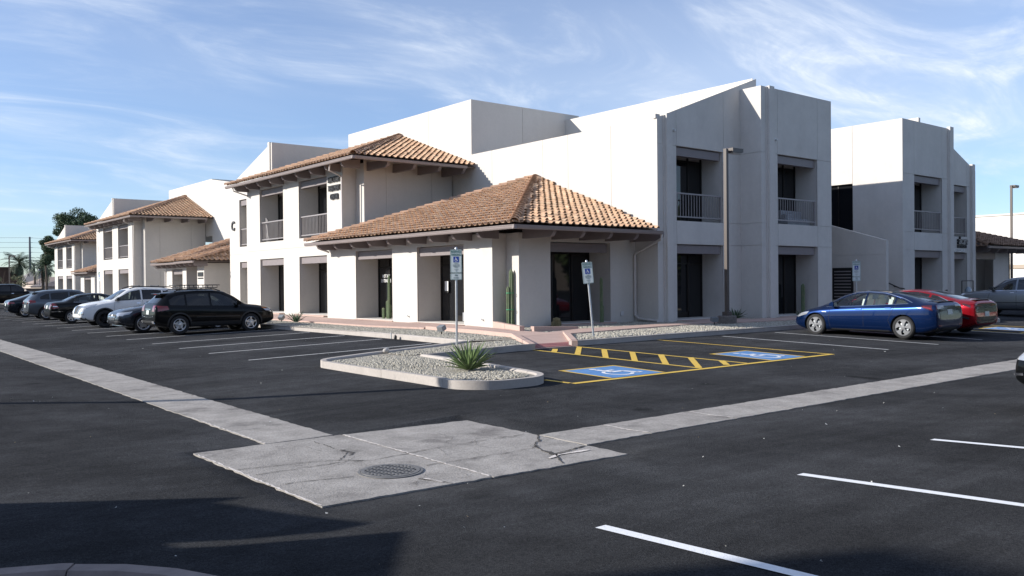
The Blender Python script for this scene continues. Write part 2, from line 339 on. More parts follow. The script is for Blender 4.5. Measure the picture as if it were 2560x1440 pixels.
# storm drain: frame ring and a slotted round lid
dr = thing('storm_drain', 'round slotted iron storm drain grate set in the cracked concrete apron', 'drain', (4.52, 7.6, .02))
IRON = mat('cast_iron', (.17, .165, .16), .6, metal=.2, bump=.3, bscale=80, var=.2, vscale=14)
c0 = (4.52, 7.6, .0)
MB().lathe([(.335,.0),(.335,.026),(.325,.028),(.305,.028),(.300,.020)], c0, n=48, close=False).build('frame_ring', IRON, dr, 30)
MB().lathe([(.29,.0218),(.001,.0218)], c0, n=40).build('pit_cover', BLACK, dr)  # flat black disc painted in for the dark pit below the slots
gr = MB().lathe([(.30,.022),(.30,.032),(.262,.032),(.262,.022)], c0, n=48, close=True).build('grate_rim', IRON, dr, 30)
DU, DV = Vector((math.cos(R(20)), math.sin(R(20)), 0)), Vector((-math.sin(R(20)), math.cos(R(20)), 0))
for k in range(-5, 6):
    o = k*.0465; h = math.sqrt(max(.263**2-o*o, 0)); mb = MB()
    M4 = Matrix((DU, DV, Vector((0,0,1)))).transposed().to_4x4(); M4.translation = Vector(c0)+DV*o+Vector((0,0,.0275)); mb.mbox(M4, h, .0105, .0045)
    mb.build('grate_bar', IRON, dr)
for k in range(-2, 3):
    o = k*.105; h = math.sqrt(.263**2-o*o); mb = MB()
    M4 = Matrix((DU, DV, Vector((0,0,1)))).transposed().to_4x4(); M4.translation = Vector(c0)+DU*o+Vector((0,0,.0272)); mb.mbox(M4, .010, h, .0045)
    mb.build('cross_bar', IRON, dr)

# ------------------------------------------------------------------ painted markings
PW = mat('white_road_paint', (.74, .75, .77), .75, bump=.4, bscale=75, var=.06, vscale=20, alt=(.28, .28, .29), altamt=.35, altscale=26, alo=.6, ahi=.72)
PWF = mat('faded_road_paint', (.52, .52, .52), .8, bump=.4, bscale=75, var=.08, vscale=20, alt=(.16, .16, .165), altamt=.6, altscale=20, alo=.5, ahi=.66)
PY = mat('yellow_road_paint', (.66, .44, .07), .75, bump=.4, bscale=75, var=.07, vscale=14, alt=(.17, .12, .05), altamt=.6, altscale=11, alo=.56, ahi=.72)
PB = mat('blue_road_paint', (.09, .235, .50), .75, bump=.4, bscale=75, var=.09, vscale=5, alt=(.06, .12, .24), altamt=.5, altscale=7, alo=.50, ahi=.72)
def pline(a, b, w, m_, name='parking_line', dz=.007): return ribbon([a, b], w, name, m_, LOT, dz, .0018, .35, wvar=.03)
for y in (20.38, 23.12, 25.55, 28.15, 31.0, 33.65, 36.45, 39.05, 41.9, 44.6, 47.3, 50.1, 52.8, 55.5, 58.3, 61, 63.8, 66.5, 69.2, 72):
    pline((8.15-.0025*(y-20), y), (13.5, y), .10, PWF)
for x in (4.47, 7.08, 9.70, 12.3, 14.9, 17.5, 20.1): pline((x, 4.52), (x, -.6), .105, PW)
pline((21.6, 16.45), (21.68, 11.22), .10, PWF); pline((24.3, 16.4), (24.32, 11.15), .10, PWF); pline((27.0, 16.3), (27.05, 11.1), .10, PWF); pline((30.5, 16.3), (30.5, 11.2), .10, PWF)
# accessible bays: outline, hatch, blue panels
pline((10.63, 11.42), (19.42, 11.47), .13, PY, 'bay_line'); pline((14.05, 16.7), (14.42, 11.53), .10, PY, 'bay_line'); pline((15.58, 16.6), (16.0, 11.53), .10, PY, 'bay_line')
pline((18.95, 16.74), (19.36, 11.53), .10, PY, 'bay_line'); pline((10.55, 12.1), (10.63, 11.5), .10, PY, 'bay_line')
for a, b in (((14.12,15.85),(14.68,16.42)),((14.16,15.05),(15.55,16.45)),((14.22,14.15),(15.62,15.6)),((14.29,13.3),(15.72,14.72)),((14.36,12.45),(15.85,13.9)),((14.45,11.62),(15.92,13.05)),((15.35,11.58),(15.97,12.2))):
    pline(a, b, .14, PY, 'hatch_stripe', .0085)
def wheelchair(t=.045, n=18):
    """the access symbol as flat polygons in a unit square (x right, y up): list of point lists"""
    P = []
    P.append([(.42+.062*math.cos(2*math.pi*k/n), .88+.062*math.sin(2*math.pi*k/n)) for k in range(n)])
    def bar(a, b, w):
        d = math.dist(a, b); nx_, ny_ = -(b[1]-a[1])/d*w, (b[0]-a[0])/d*w
        return [(a[0]+nx_, a[1]+ny_), (a[0]-nx_, a[1]-ny_), (b[0]-nx_, b[1]-ny_), (b[0]+nx_, b[1]+ny_)]
    P += [bar((.41,.79), (.45,.46), t), bar((.43,.63), (.64,.63), t*.8), bar((.43,.47), (.70,.47), t), bar((.68,.49), (.78,.20), t), bar((.75,.21), (.87,.24), t*.8)]
    for a0, a1 in ((115, 330),):
        m_ = 14
        for k in range(m_):
            p0, p1 = R(a0+(a1-a0)*k/m_), R(a0+(a1-a0)*(k+1)/m_)
            P.append([(.45+q*math.cos(p), .34+q*math.sin(p)) for q, p in ((.26,p0),(.26,p1),(.20,p1),(.20,p0))])
    return P
def access_panel(x0, x1, y0, y1):
    pl = ribbon([((x0+x1)/2, y0), ((x0+x1)/2, y1)], x1-x0, 'blue_panel', PB, LOT, .0075, 0, .4, wvar=0)
    for a, b in (((x0,y0),(x0,y1)),((x1,y0),(x1,y1)),((x0-.05,y1),(x1+.05,y1))): pline(a, b, .085, PY, 'panel_border', .0095)
    mb = MB(); w, h = x1-x0, y1-y0
    for p in wheelchair(.05):
        q = [(x0+w*(.08+.84*a), y0+h*(.04+.9*b)) for a, b in p]; mb.quad(*[(x, y, gz(x, y)+.0125) for x, y in q])
    mb.build('access_symbol', PW, pl)
access_panel(11.72, 13.24, 11.53, 12.94); access_panel(16.95, 18.34, 11.56, 13.24); access_panel(31.95, 33.4, 11.56, 13.2)
pline((30.75, 11.46), (36.0, 11.46), .13, PY, 'bay_line'); pline((30.75, 16.4), (30.75, 11.5), .10, PY, 'bay_line'); pline((34.2, 14.0), (34.3, 11.5), .10, PY, 'bay_line'); pline((31.9, 14.1), (33.6, 12.9), .10, PY, 'bay_line')

# litter: pale chips and leaves blown over the lot
LEAF = mat('dry_leaf', (.42, .30, .14), .8, isl=.4); CHIP = mat('paint_chip', (.6, .6, .58), .8, isl=.3)
lit = [MB(), MB()]
for k in range(110):
    d = random.uniform(4.5, 30); a = az + random.uniform(-.56, .56); x, y = d*math.cos(a), d*math.sin(a)
    if x > 13.3 and y > 16.5 or (7.8 < x < 11.2 and 11.4 < y < 18): continue
    s = random.uniform(.004, .011) if random.random() < .88 else random.uniform(.011, .024); s *= min(1, d/11); q = random.uniform(0, 6.3); z = gz(x, y)+.016
    mb = lit[1 if random.random() < .72 else 0]
    mb.quad(*[(x+s*math.cos(q+i*1.57)*(1.6 if i % 2 else .8), y+s*math.sin(q+i*1.57)*(1.6 if i % 2 else .8), z+random.uniform(-.006, .010)) for i in range(4)])
lit[0].build('leaf_litter', LEAF, LOT)['kind'] = 'stuff'; lit[1].build('pale_grit', CHIP, LOT)['kind'] = 'stuff'
# ------------------------------------------------------------------ kerbs, gravel beds, walks, ramp
def kerb_run(pts, parent, side=1, h=.15, w=.15, stone=3.05, smooth_pts=None, ztop=None, m_=None):
    """kerb stones along a polyline; the lot lies to the right of travel when side = 1"""
    P = [pts[0]]
    for p, q in zip(pts, pts[1:]):
        n = max(1, int(math.dist(p, q)/.5)); P += [(p[0]+(q[0]-p[0])*k/n, p[1]+(q[1]-p[1])*k/n) for k in range(1, n+1)]
    s = [0]
    for p, q in zip(P, P[1:]): s.append(s[-1]+math.dist(p, q))
    n_st = max(1, round(s[-1]/stone)); cut = [s[-1]*k/n_st for k in range(n_st+1)]
    for i in range(1, n_st): cut[i] += random.uniform(-.25, .25)
    def at(d):
        for i in range(len(P)-1):
            if d <= s[i+1] or i == len(P)-2:
                t = (d-s[i])/(s[i+1]-s[i]); p, q = P[i], P[i+1]; return (p[0]+(q[0]-p[0])*t, p[1]+(q[1]-p[1])*t)
    def nrm(d):
        a, b = at(max(0, d-.12)), at(min(s[-1], d+.12)); L_ = math.dist(a, b) or 1
        return (-(b[1]-a[1])/L_*side, (b[0]-a[0])/L_*side)
    for a, b in zip(cut, cut[1:]):
        a += .004; b -= .004; ds = sorted(set([a, b]+[d for d in s if a+.05 < d < b-.05])); vs = []; dzj = random.uniform(-.008, .008); oj = random.uniform(-.006, .006)
        for d in ds:
            (x, y), (nx_, ny_) = at(d), nrm(d); z0 = gz(x, y); zt = (z0+h if ztop is None else ztop(d/s[-1]))+dzj
            for o, z in ((oj, z0-.08), (oj, z0), (oj+.010, zt-.028), (oj+.032, zt-.002), (w, zt+.001), (w, z0-.08)): vs.append((x+nx_*o, y+ny_*o, z))
        n = len(ds); fs = [(i*6+k, (i+1)*6+k, (i+1)*6+(k+1)%6, i*6+(k+1)%6) for i in range(n-1) for k in range(6)]
        fs += [tuple(range(6)), tuple(range((n-1)*6+5, (n-1)*6-1, -1))]
        MB().add(vs, fs).build('kerb_stone', m_ or KERB, parent, 35)
SOIL = mat('gravel_ground', (.30, .275, .235), .95, bump=.9, bscale=28, var=.25, vscale=22, spec=.1)
def inside(p, poly):
    x, y = p; c = False
    for i in range(len(poly)):
        (x0, y0), (x1, y1) = poly[i], poly[i-1]
        if (y0 > y) != (y1 > y) and x < (x1-x0)*(y-y0)/(y1-y0)+x0: c = not c
    return c
def bed(name, poly, zf, label):
    mb = MB(); n = len(poly); me = bpy.data.meshes.new(name); bm = bmesh.new()
    vs = [bm.verts.new((x, y, zf(x, y))) for x, y in poly]; f = bm.faces.new(vs); bm.normal_update()
    if f.normal.z < 0: f.normal_flip()
    bmesh.ops.triangulate(bm, faces=[f]); bm.to_mesh(me); bm.free()
    return tag(wrap(name, me, SOIL), label, kind='structure')
arc = lambda cx, cy, r, a0, a1, n=7: [(cx+r*math.cos(R(a0+(a1-a0)*k/n)), cy+r*math.sin(R(a0+(a1-a0)*k/n))) for k in range(n+1)]
ZB = lambda x, y: .345
# island (nose with the agave) and the strip that ties it to the ramp
ISL = [(13.62, 18.75), (13.0, 18.55), (10.2, 18.0)]+arc(9.22, 17.2, .50, 100, 182, 6)+[(8.70, 15.0), (8.70, 13.4)]+arc(9.33, 12.42, .64, 185, 265, 6)+arc(9.78, 12.36, .58, 275, 365, 7)+[(10.42, 13.6), (10.62, 15.5), (10.75, 16.72), (12.3, 16.74), (14.12, 16.70)]
zi = lambda x, y: gz(x, y)+.105+.02*math.sin(x*2.1)*math.sin(y*1.7)
ib = bed('gravel_island', [(14.2, 18.6)]+ISL[:-1]+[(14.12, 16.78), (15.0, 18.2)], zi, 'gravel island with pale kerbs and a spiky agave at the lot corner')
kerb_run(ISL, ib, side=-1, stone=2.4)
# beds before the sunlit and the shaded front
BL = [(13.66, 18.7), (13.78, 22.0), (13.72, 26.0), (13.62, 30.0), (13.58, 32.3), (13.62, 40), (13.7, 110), (60, 110), (60, 53.2), (20, 53.2), (20, 36), (24.6, 24), (25.0, 24), (15.35, 18.75), (14.9, 18.3)]
bl = bed('gravel_bed', BL, ZB, 'gravel bed between the lot and the sunlit office front')
kerb_run([(13.72, 108.0), (13.64, 40), (13.60, 32.3), (13.64, 30.0), (13.72, 26.0), (13.76, 22.0), (13.62, 18.75)], bl, side=1)
BR = [(15.55, 16.74), (19.4, 16.83), (26.4, 16.87), (33.1, 16.9), (33.3, 14.6), (34.0, 14.25), (36.3, 14.3), (37.0, 15.0), (37.2, 16.9), (37.4, 19.2), (62, 19.4), (62, 40), (24.0, 40), (24, 24.2), (18.2, 24.2), (17.3, 20.4), (17.1, 18.8)]
br_ = bed('gravel_bed', BR, lambda x, y: .339, 'gravel bed before the shaded office front')
kerb_run([(15.58, 16.74), (19.4, 16.83), (26.4, 16.87), (33.0, 16.9), (33.25, 14.75)]+arc(34.0, 14.95, .72, 190, 270, 5)+arc(36.3, 15.0, .72, 270, 350, 5)+[(37.1, 16.9), (37.3, 19.3), (60, 19.5)], br_, side=1)

walk = tag(thing('sidewalk', None, None), None, None, kind='structure')
zw = lambda x, y: .0
def wslab(pts, top=.405, m_=None): return slab(pts, 'walk_slab', m_ or WALK, walk, top, .16, zw, .004)
y = 24.6; k = 0
while y < 108:
    d = 3.0; x0 = 15.45 if y > 26.5 else 16.0
    wslab([(x0, y+.006), (17.6, y+.006), (17.6, y+d-.006), (15.45, y+d-.006)]); y += d
wslab([(17.61, 25.0), (19.3, 25.0), (19.3, 28.15), (17.61, 28.15)], .408); wslab([(17.95, 29.95), (19.3, 29.95), (19.3, 33.0), (17.95, 33.0)], .408)
wslab([(18.5, 37.1), (20.1, 37.1), (20.1, 40.3), (18.5, 40.3)], .408); wslab([(18.5, 42.1), (20.1, 42.1), (20.1, 45.3), (18.5, 45.3)], .408)
wslab([(15.95, 21.2), (17.2, 21.2), (17.85, 24.58), (16.05, 24.58)]); wslab([(15.4, 18.65), (17.0, 18.65), (17.15, 21.18), (15.93, 21.18)], .403)
low = [(17.02, 18.62), (20.0, 19.05), (24.8, 19.55), (26.0, 19.0), (30.0, 18.6), (36.0, 18.5)]; hi = [(17.02, 19.5), (19.1, 20.2), (24.4, 20.35), (26.0, 20.45), (30.0, 20.0), (36.0, 19.9)]
for i in range(5):
    n = max(1, round(math.dist(low[i], low[i+1])/2.0))
    lp = lambda a, b, t: (a[0]+(b[0]-a[0])*t, a[1]+(b[1]-a[1])*t)
    for k in range(n):
        a, b = (k+.004)/n, (k+.996)/n; wslab([lp(low[i], low[i+1], a), lp(low[i], low[i+1], b), lp(hi[i], hi[i+1], b), lp(hi[i], hi[i+1], a)], .40)
wslab([(25.5, 20.46), (28.3, 20.2), (28.3, 22.7), (25.5, 22.7)], .402); wslab([(30.7, 20.05), (33.5, 19.98), (33.5, 21.7), (30.7, 21.7)], .402); wslab([(20.05, 22.3), (23.0, 22.3), (23.0, 23.9), (20.05, 23.9)], .41)
wslab([(36.02, 18.5), (60, 18.9), (60, 20.3), (36.02, 19.9)], .40)
# ramp down to the hatched bay with a strip of warning domes
def quadz(p, name, m_, th=.14):
    mb = MB(); n = len(p); mb.add([tuple(q) for q in p]+[(x, y, z-th) for x, y, z in p], [tuple(range(n))]+[(i, n+i, n+(i+1)%n, (i+1)%n) for i in range(n)]); return mb.build(name, m_, walk)
RA, RB, RC, RD = Vector((15.42, 18.62, .403)), Vector((17.0, 18.62, .403)), Vector((15.52, 16.72, .217)), Vector((14.2, 16.76, .217))
quadz([RA, RB, RC, RD], 'ramp_slab', WALK)
DOME = mat('red_warning_tile', (.30, .115, .115), .8, var=.1, vscale=20)
lerp = lambda a, b, t: a+(b-a)*t
for k in range(17):
    a, b = (k+.12)/17, (k+.88)/17
    for r0, r1 in ((.03, .16), (.17, .30)):
        q = [lerp(lerp(RD, RC, a), lerp(RA, RB, a), r0), lerp(lerp(RD, RC, b), lerp(RA, RB, b), r0), lerp(lerp(RD, RC, b), lerp(RA, RB, b), r1), lerp(lerp(RD, RC, a), lerp(RA, RB, a), r1)]
        quadz([p+Vector((0, 0, .012)) for p in q], 'warning_tile', DOME, .02)
def lowwall(a, b, z0, za, zb, w=.16, name='low_wall', m_=None):
    a, b = Vector((*a, 0)), Vector((*b, 0)); d = (b-a).normalized(); n = Vector((-d.y, d.x, 0))*w/2
    vs = [a-n, a+n, b+n, b-n]; c = .015
    mb = MB(); mb.add([(p.x, p.y, z0) for p in vs]+[(vs[0].x, vs[0].y, za), (vs[1].x, vs[1].y, za), (vs[2].x, vs[2].y, zb), (vs[3].x, vs[3].y, zb)], [(0,1,2,3),(4,5,6,7),(0,1,5,4),(1,2,6,5),(2,3,7,6),(3,0,4,7)])
    return mb.build(name, m_ or WALK, walk)
lowwall((15.33, 18.9), (14.12, 16.68), .1, .47, .36); lowwall((17.12, 18.7), (15.60, 16.68), .1, .47, .36)
lowwall((16.02, 24.4), (15.85, 21.2), .1, .46, .46); lowwall((15.84, 21.18), (15.36, 18.92), .1, .46, .47)
lowwall((18.05, 23.3), (17.55, 22.02), .3, .58, .56); lowwall((17.54, 22.0), (17.03, 20.6), .3, .56, .55); lowwall((17.3, 20.42), (19.2, 20.42), .3, .54, .46)

# gravel: thousands of stones, one mesh per bed
ico = bmesh.new(); bmesh.ops.create_icosphere(ico, subdivisions=1, radius=1); ICV = np.array([v.co[:] for v in ico.verts]); ICF = np.array([[v.index for v in f.verts] for f in ico.faces]); ico.free()
GRAVEL = mat('gravel_stone', (.385, .36, .305), .9, isl=.34, var=.12, vscale=30, spec=.2)
def gravel(poly, zf, dens, smin_, smax_, avoid=(), bbox=None):
    a = np.array(poly); x0, y0 = a.min(0); x1, y1 = a.max(0)
    if bbox: x0, x1, y0, y1 = max(x0, bbox[0]), min(x1, bbox[1]), max(y0, bbox[2]), min(y1, bbox[3])
    n = int((x1-x0)*(y1-y0)*dens); P = np.stack([RNG.uniform(x0, x1, n), RNG.uniform(y0, y1, n)], 1)
    keep = [inside(p, poly) and not any(inside(p, q) for q in avoid) for p in P]; P = P[np.array(keep, bool)]; n = len(P)
    S = RNG.uniform(smin_, smax_, (n, 1))*RNG.uniform(.65, 1.25, (n, 3)); S[:, 2] *= .7
    base = ICV[None]*(1+RNG.normal(0, .13, (n, len(ICV), 1)))*S[:, None, :]
    q = RNG.uniform(0, 6.28, n); c, s = np.cos(q), np.sin(q); X = base[..., 0]*c[:, None]-base[..., 1]*s[:, None]; Y = base[..., 0]*s[:, None]+base[..., 1]*c[:, None]
    Z = base[..., 2]+np.array([zf(*p) for p in P])[:, None]+S[:, 2:3]*.3
    V = np.stack([X+P[:, 0:1], Y+P[:, 1:2], Z], -1).reshape(-1, 3); F = (ICF[None]+(np.arange(n)*len(ICV))[:, None, None]).reshape(-1, 3)
    return V, F
def shrink(poly, d): c = np.mean(poly, 0); return [tuple(np.array(p)+(c-np.array(p))/np.linalg.norm(c-np.array(p))*d) for p in poly]
V, F = gravel(shrink([p for p in ISL if p[0] < 11.2], .16), zi, 900, .013, .028)
V2, F2 = gravel([(10.6, 17.0), (14.0, 16.95), (14.9, 18.3), (13.6, 18.5), (10.6, 17.85)], zi, 800, .013, .028)
g = wrap('gravel', np_mesh('gravel', np.vstack([V, V2]), np.vstack([F, F2+len(V)])), GRAVEL); tag(g, 'loose grey green gravel on the kerbed island', None, kind='stuff')
WLK = [[(15.3, 24.4), (17.7, 24.4), (17.7, 110), (15.3, 110)], [(15.25, 18.5), (17.2, 18.5), (18.1, 24.6), (15.9, 24.6)], [(17.5, 24.9), (19.4, 24.9), (19.4, 28.3), (17.5, 28.3)]]
V, F = gravel([(13.85, 18.9), (15.3, 18.9), (18.0, 25), (18.0, 45), (13.8, 45)], ZB, 520, .016, .032, WLK)
V2, F2 = gravel([(17.2, 20.6), (18.7, 20.6), (18.7, 23.4), (18.0, 23.4)], ZB, 380, .022, .038)
g = wrap('gravel', np_mesh('gravel', np.vstack([V, V2]), np.vstack([F, F2+len(V)])), GRAVEL); tag(g, 'loose pale gravel along the sunlit walk', None, kind='stuff')
WR = [low+hi[::-1], [(20.05, 22.3), (23.0, 22.3), (23.0, 23.9), (20.05, 23.9)], [(25.5, 20.3), (28.3, 20.2), (28.3, 22.7), (25.5, 22.7)]]
V, F = gravel([(15.9, 17.0), (33, 17.05), (36.3, 14.5), (37, 17), (37, 21), (31, 21.3), (24.4, 22.5), (18.6, 22.6), (17.2, 20.5), (17.2, 19)], ZB, 300, .023, .040, WR)
g = wrap('gravel', np_mesh('gravel', V, F), GRAVEL); tag(g, 'loose gravel before the shaded front and the lamp post', None, kind='stuff')
# ------------------------------------------------------------------ buildings
def clip(poly, a, b, c):
    """keep the side where a*u + b*z <= c"""
    o = []
    for i in range(len(poly)):
        p, q = poly[i-1], poly[i]; dp, dq = a*p[0]+b*p[1]-c, a*q[0]+b*q[1]-c
        if (dp <= 0) != (dq <= 0): t = dp/(dp-dq); o.append((p[0]+(q[0]-p[0])*t, p[1]+(q[1]-p[1])*t))
        if dq <= 0: o.append(q)
    return o
class Bld:
    def __init__(s, root, off=(0, 0, 0), detail=2): s.root, s.off, s.detail = root, Vector(off), detail; s.mats = {}
    def pt(s, ax, c, u, z, d=0):                 # d: metres behind the face
        p = (c+d, u, z) if ax == 'X' else (u, c+d, z); return Vector(p)+s.off
    def wall(s, ax, c, u0, u1, z0, z1, ops=(), uj=(), zj=(), top=None, depth=1.15, m_=None, name='wall_panel', gap=.009, back=True, lint=True, doors='glass', ret=.035):
        """stucco face looking down -X or -Y, split into panels at its control joints; ops = recessed openings (ua, ub, za, zb)"""
        m_ = m_ or STUCCO; U = sorted(set([u0, u1]+[q for q in uj if u0 < q < u1])); Z = sorted(set([z0, z1]+[q for q in zj if z0 < q < z1]))
        tops = [] if top is None else [((top[3]-top[1])/(top[2]-top[0]), top)]
        for i in range(len(U)-1):
            for j in range(len(Z)-1):
                a0 = U[i]+(gap if i else .002); a1 = U[i+1]-(gap if i < len(U)-2 else .002); b0 = Z[j]+(gap if j else 0); b1 = Z[j+1]-(gap if j < len(Z)-2 else 0)
                us = sorted(set([a0, a1]+[q for o in ops for q in o[:2] if a0 < q < a1])); zs = sorted(set([b0, b1]+[q for o in ops for q in o[2:4] if b0 < q < b1]))
                mb = MB(); any_ = False
                for k in range(len(us)-1):
                    for l in range(len(zs)-1):
                        cu, cz = (us[k]+us[k+1])/2, (zs[l]+zs[l+1])/2
                        if any(o[0] < cu < o[1] and o[2] < cz < o[3] for o in ops): continue
                        p = [(us[k], zs[l]), (us[k+1], zs[l]), (us[k+1], zs[l+1]), (us[k], zs[l+1])]
                        for sl_, t in tops: p = clip(p, -sl_, 1, t[1]-sl_*t[0])
                        if len(p) < 3: continue
                        any_ = True; n = len(p); b = len(mb.v)
                        mb.add([s.pt(ax, c, u, z) for u, z in p]+[s.pt(ax, c, u, z, ret) for u, z in p], [tuple(range(n))]+[(q, n+q, n+(q+1)%n, (q+1)%n) for q in range(n)])
                if any_: mb.build(name, m_, s.root)
        # backing just behind the joints, with the openings left free
        mb = MB(); us = sorted(set([u0, u1]+[q for o in ops for q in o[:2]])); zs = sorted(set([z0, z1]+[q for o in ops for q in o[2:4]]))
        for k in range(len(us)-1):
            for l in range(len(zs)-1):
                cu, cz = (us[k]+us[k+1])/2, (zs[l]+zs[l+1])/2
                if any(o[0] < cu < o[1] and o[2] < cz < o[3] for o in ops): continue
                p = [(us[k], zs[l]), (us[k+1], zs[l]), (us[k+1], zs[l+1]), (us[k], zs[l+1])]
                for sl_, t in tops: p = clip(p, -sl_, 1, t[1]-sl_*t[0]-.004)
                if len(p) >= 3: mb.quad(*[s.pt(ax, c, u, z, .022) for u, z in p])
        mb.build('wall_backing', m_, s.root)
        for o in ops: s.recess(ax, c, *o[:4], depth, m_, *(o[4:]), lint=lint)
    def recess(s, ax, c, ua, ub, za, zb, depth, m_, kind='window', lint=True):
        P = lambda u, z, d: s.pt(ax, c, u, z, d)
        mb = MB(); e = .02
        mb.quad(P(ua,za,e), P(ua,zb,e), P(ua,zb,depth), P(ua,za,depth)); mb.quad(P(ub,za,e), P(ub,zb,e), P(ub,zb,depth), P(ub,za,depth))
        mb.quad(P(ua,zb,e), P(ub,zb,e), P(ub,zb,depth), P(ua,zb,depth)); mb.quad(P(ua,za,e), P(ub,za,e), P(ub,za,depth), P(ua,za,depth))
        mb.quad(P(ua,za,depth), P(ub,za,depth), P(ub,zb,depth), P(ua,zb,depth))
        mb.build('recess', m_, s.root)
        if lint:
            h = .33
            s.box3(ax, c, ua+.12 if ax == 'X' else ua+.0, ub-.0 if ax == 'X' else ub-.09, zb-h-.02, zb-.035, .10, .34, 'lintel', TRIM)
        # glazing: frame of posts and rails, panes between
        f0, f1 = depth-.10, depth-.04; w = ub-ua; fr = MB(); zt = zb-.36 if lint else zb-.05
        posts = [ua+.02, ua+w*.34, ua+w*.68, ub-.07] if w > 2 else [ua+.02, ub-.07]
        g = s.box3(ax, c, ua+.01, ub-.01, za+.005, zt, depth-.065, depth-.055, 'glazing', GLASSD)
        fm = MB()
        for q in posts: s.box3(ax, c, q, q+.05, za, zt+.3, f0, f1, None, None, fm)
        for z in (za+.0, zt-.0, za+(.0 if kind == 'window' else 2.15)):
            if z > za: s.box3(ax, c, ua+.02, ub-.02, z, z+.05, f0+.004, f1-.004, None, None, fm)
        if kind == 'door':
            d0 = posts[1]+.05; d1 = posts[2]; s.box3(ax, c, d0, d1, za+.01, za+.22, f0-.012, f1, None, None, fm); s.box3(ax, c, d0, d0+.07, za, za+2.15, f0-.012, f1, None, None, fm); s.box3(ax, c, d1-.07, d1, za, za+2.15, f0-.012, f1, None, None, fm)
            hb = MB(); s.box3(ax, c, d0+.10, d0+.13, za+.85, za+1.25, f0-.07, f0-.04, None, None, hb); hb.build('door_handle', STEEL, g)
        fm.build('window_frame', FRAME, g)
    def box3(s, ax, c, ua, ub, za, zb, d0, d1, name, m_, mb=None, parent=None):
        b = mb or MB(); pts = [s.pt(ax, c, u, z, d) for d in (d0, d1) for u, z in ((ua,za),(ub,za),(ub,zb),(ua,zb))]
        b.add(pts, [(0,1,2,3),(7,6,5,4),(0,4,5,1),(1,5,6,2),(2,6,7,3),(3,7,4,0)])
        if mb is None: return b.build(name, m_, parent or s.root)
    def railing(s, ax, c, ua, ub, zb, zt, d=.10, fine=True, step=.155):
        mb = MB(); s.box3(ax, c, ua, ub, zt-.055, zt, d-.03, d+.04, None, None, mb); s.box3(ax, c, ua, ub, zb, zb+.05, d-.02, d+.03, None, None, mb)
        for q in (ua, ub-.04): s.box3(ax, c, q, q+.04, zb-.14, zt-.002, d-.018, d+.022, None, None, mb)
        r = mb.build('railing', RAIL, s.root); n = max(2, int((ub-ua)/step)); bb = MB()
        for k in range(1, n):
            u = ua+(ub-ua)*k/n
            if fine: s.box3(ax, c, u-.011, u+.011, zb+.051, zt-.056, d-.008, d+.014, 'baluster', RAIL, None, r)
            else: s.box3(ax, c, u-.011, u+.011, zb+.051, zt-.056, d-.008, d+.014, None, None, bb)
        if not fine: bb.build('balusters', RAIL, r)['kind'] = 'stuff'
        return r
    def solid(s, x0, x1, y0, y1, z0, z1, name='wall_core', m_=None):
        o = s.off; return MB().box(x0+o.x, x1+o.x, y0+o.y, y1+o.y, z0+o.z, z1+o.z).build(name, m_ or STUCCO, s.root)
    def poly(s, pts, name, m_): return MB().quad(*[Vector(p)+s.off for p in pts]).build(name, m_, s.root)

TP = [(-.155,.012),(-.12,.004),(-.05,.004),(-.015,.014),(.0,.042),(.028,.080),(.068,.094),(.108,.080),(.136,.042),(.150,.010)]
def tile_arrays(Lg=.44, lift=.080, th=.013):
    n = len(TP); v = []
    for y, dz in ((0, lift), (Lg, .0)): v += [(x, y, z+dz) for x, z in TP]
    v += [(x*.97, .0, z+lift-th) for x, z in TP]
    f = [(i, i+1, n+i+1, n+i) for i in range(n-1)]+[(2*n+i, 2*n+i+1, i+1, i) for i in range(n-1)]
    return np.array(v), np.array(f)
TV, TF = tile_arrays()
TILE_ME = np_mesh('roof_tile', TV, TF); TILE_ME.materials.append(TILES); TILE_ME.shade_smooth(); TILE_ME.set_sharp_from_angle(angle=R(50))
def cap_arrays(Lg=.46, r0=.165, r1=.130, n=9, th=.02):
    v = []
    for y, r, dz in ((0, r0, .03), (Lg, r1, 0)): v += [(r*math.cos(math.pi*k/(n-1)), y, r*math.sin(math.pi*k/(n-1))*.95+dz) for k in range(n)]
    v += [((r0-th)*math.cos(math.pi*k/(n-1)), 0, (r0-th)*math.sin(math.pi*k/(n-1))*.95+.03) for k in range(n)]
    return np.array(v), np.array([(i+1, i, n+i, n+i+1) for i in range(n-1)]+[(i, i+1, 2*n+i+1, 2*n+i) for i in range(n-1)])
CV_, CF_ = cap_arrays()
CAP_ME = np_mesh('hip_cap', CV_, CF_); CAP_ME.materials.append(CAP); CAP_ME.shade_smooth(); CAP_ME.set_sharp_from_angle(angle=R(50))
def frame_(O, e, u):
    e = e.normalized(); n = e.cross(u).normalized(); u = n.cross(e).normalized(); M4 = Matrix((e, u, n)).transposed().to_4x4(); M4.translation = O; return M4
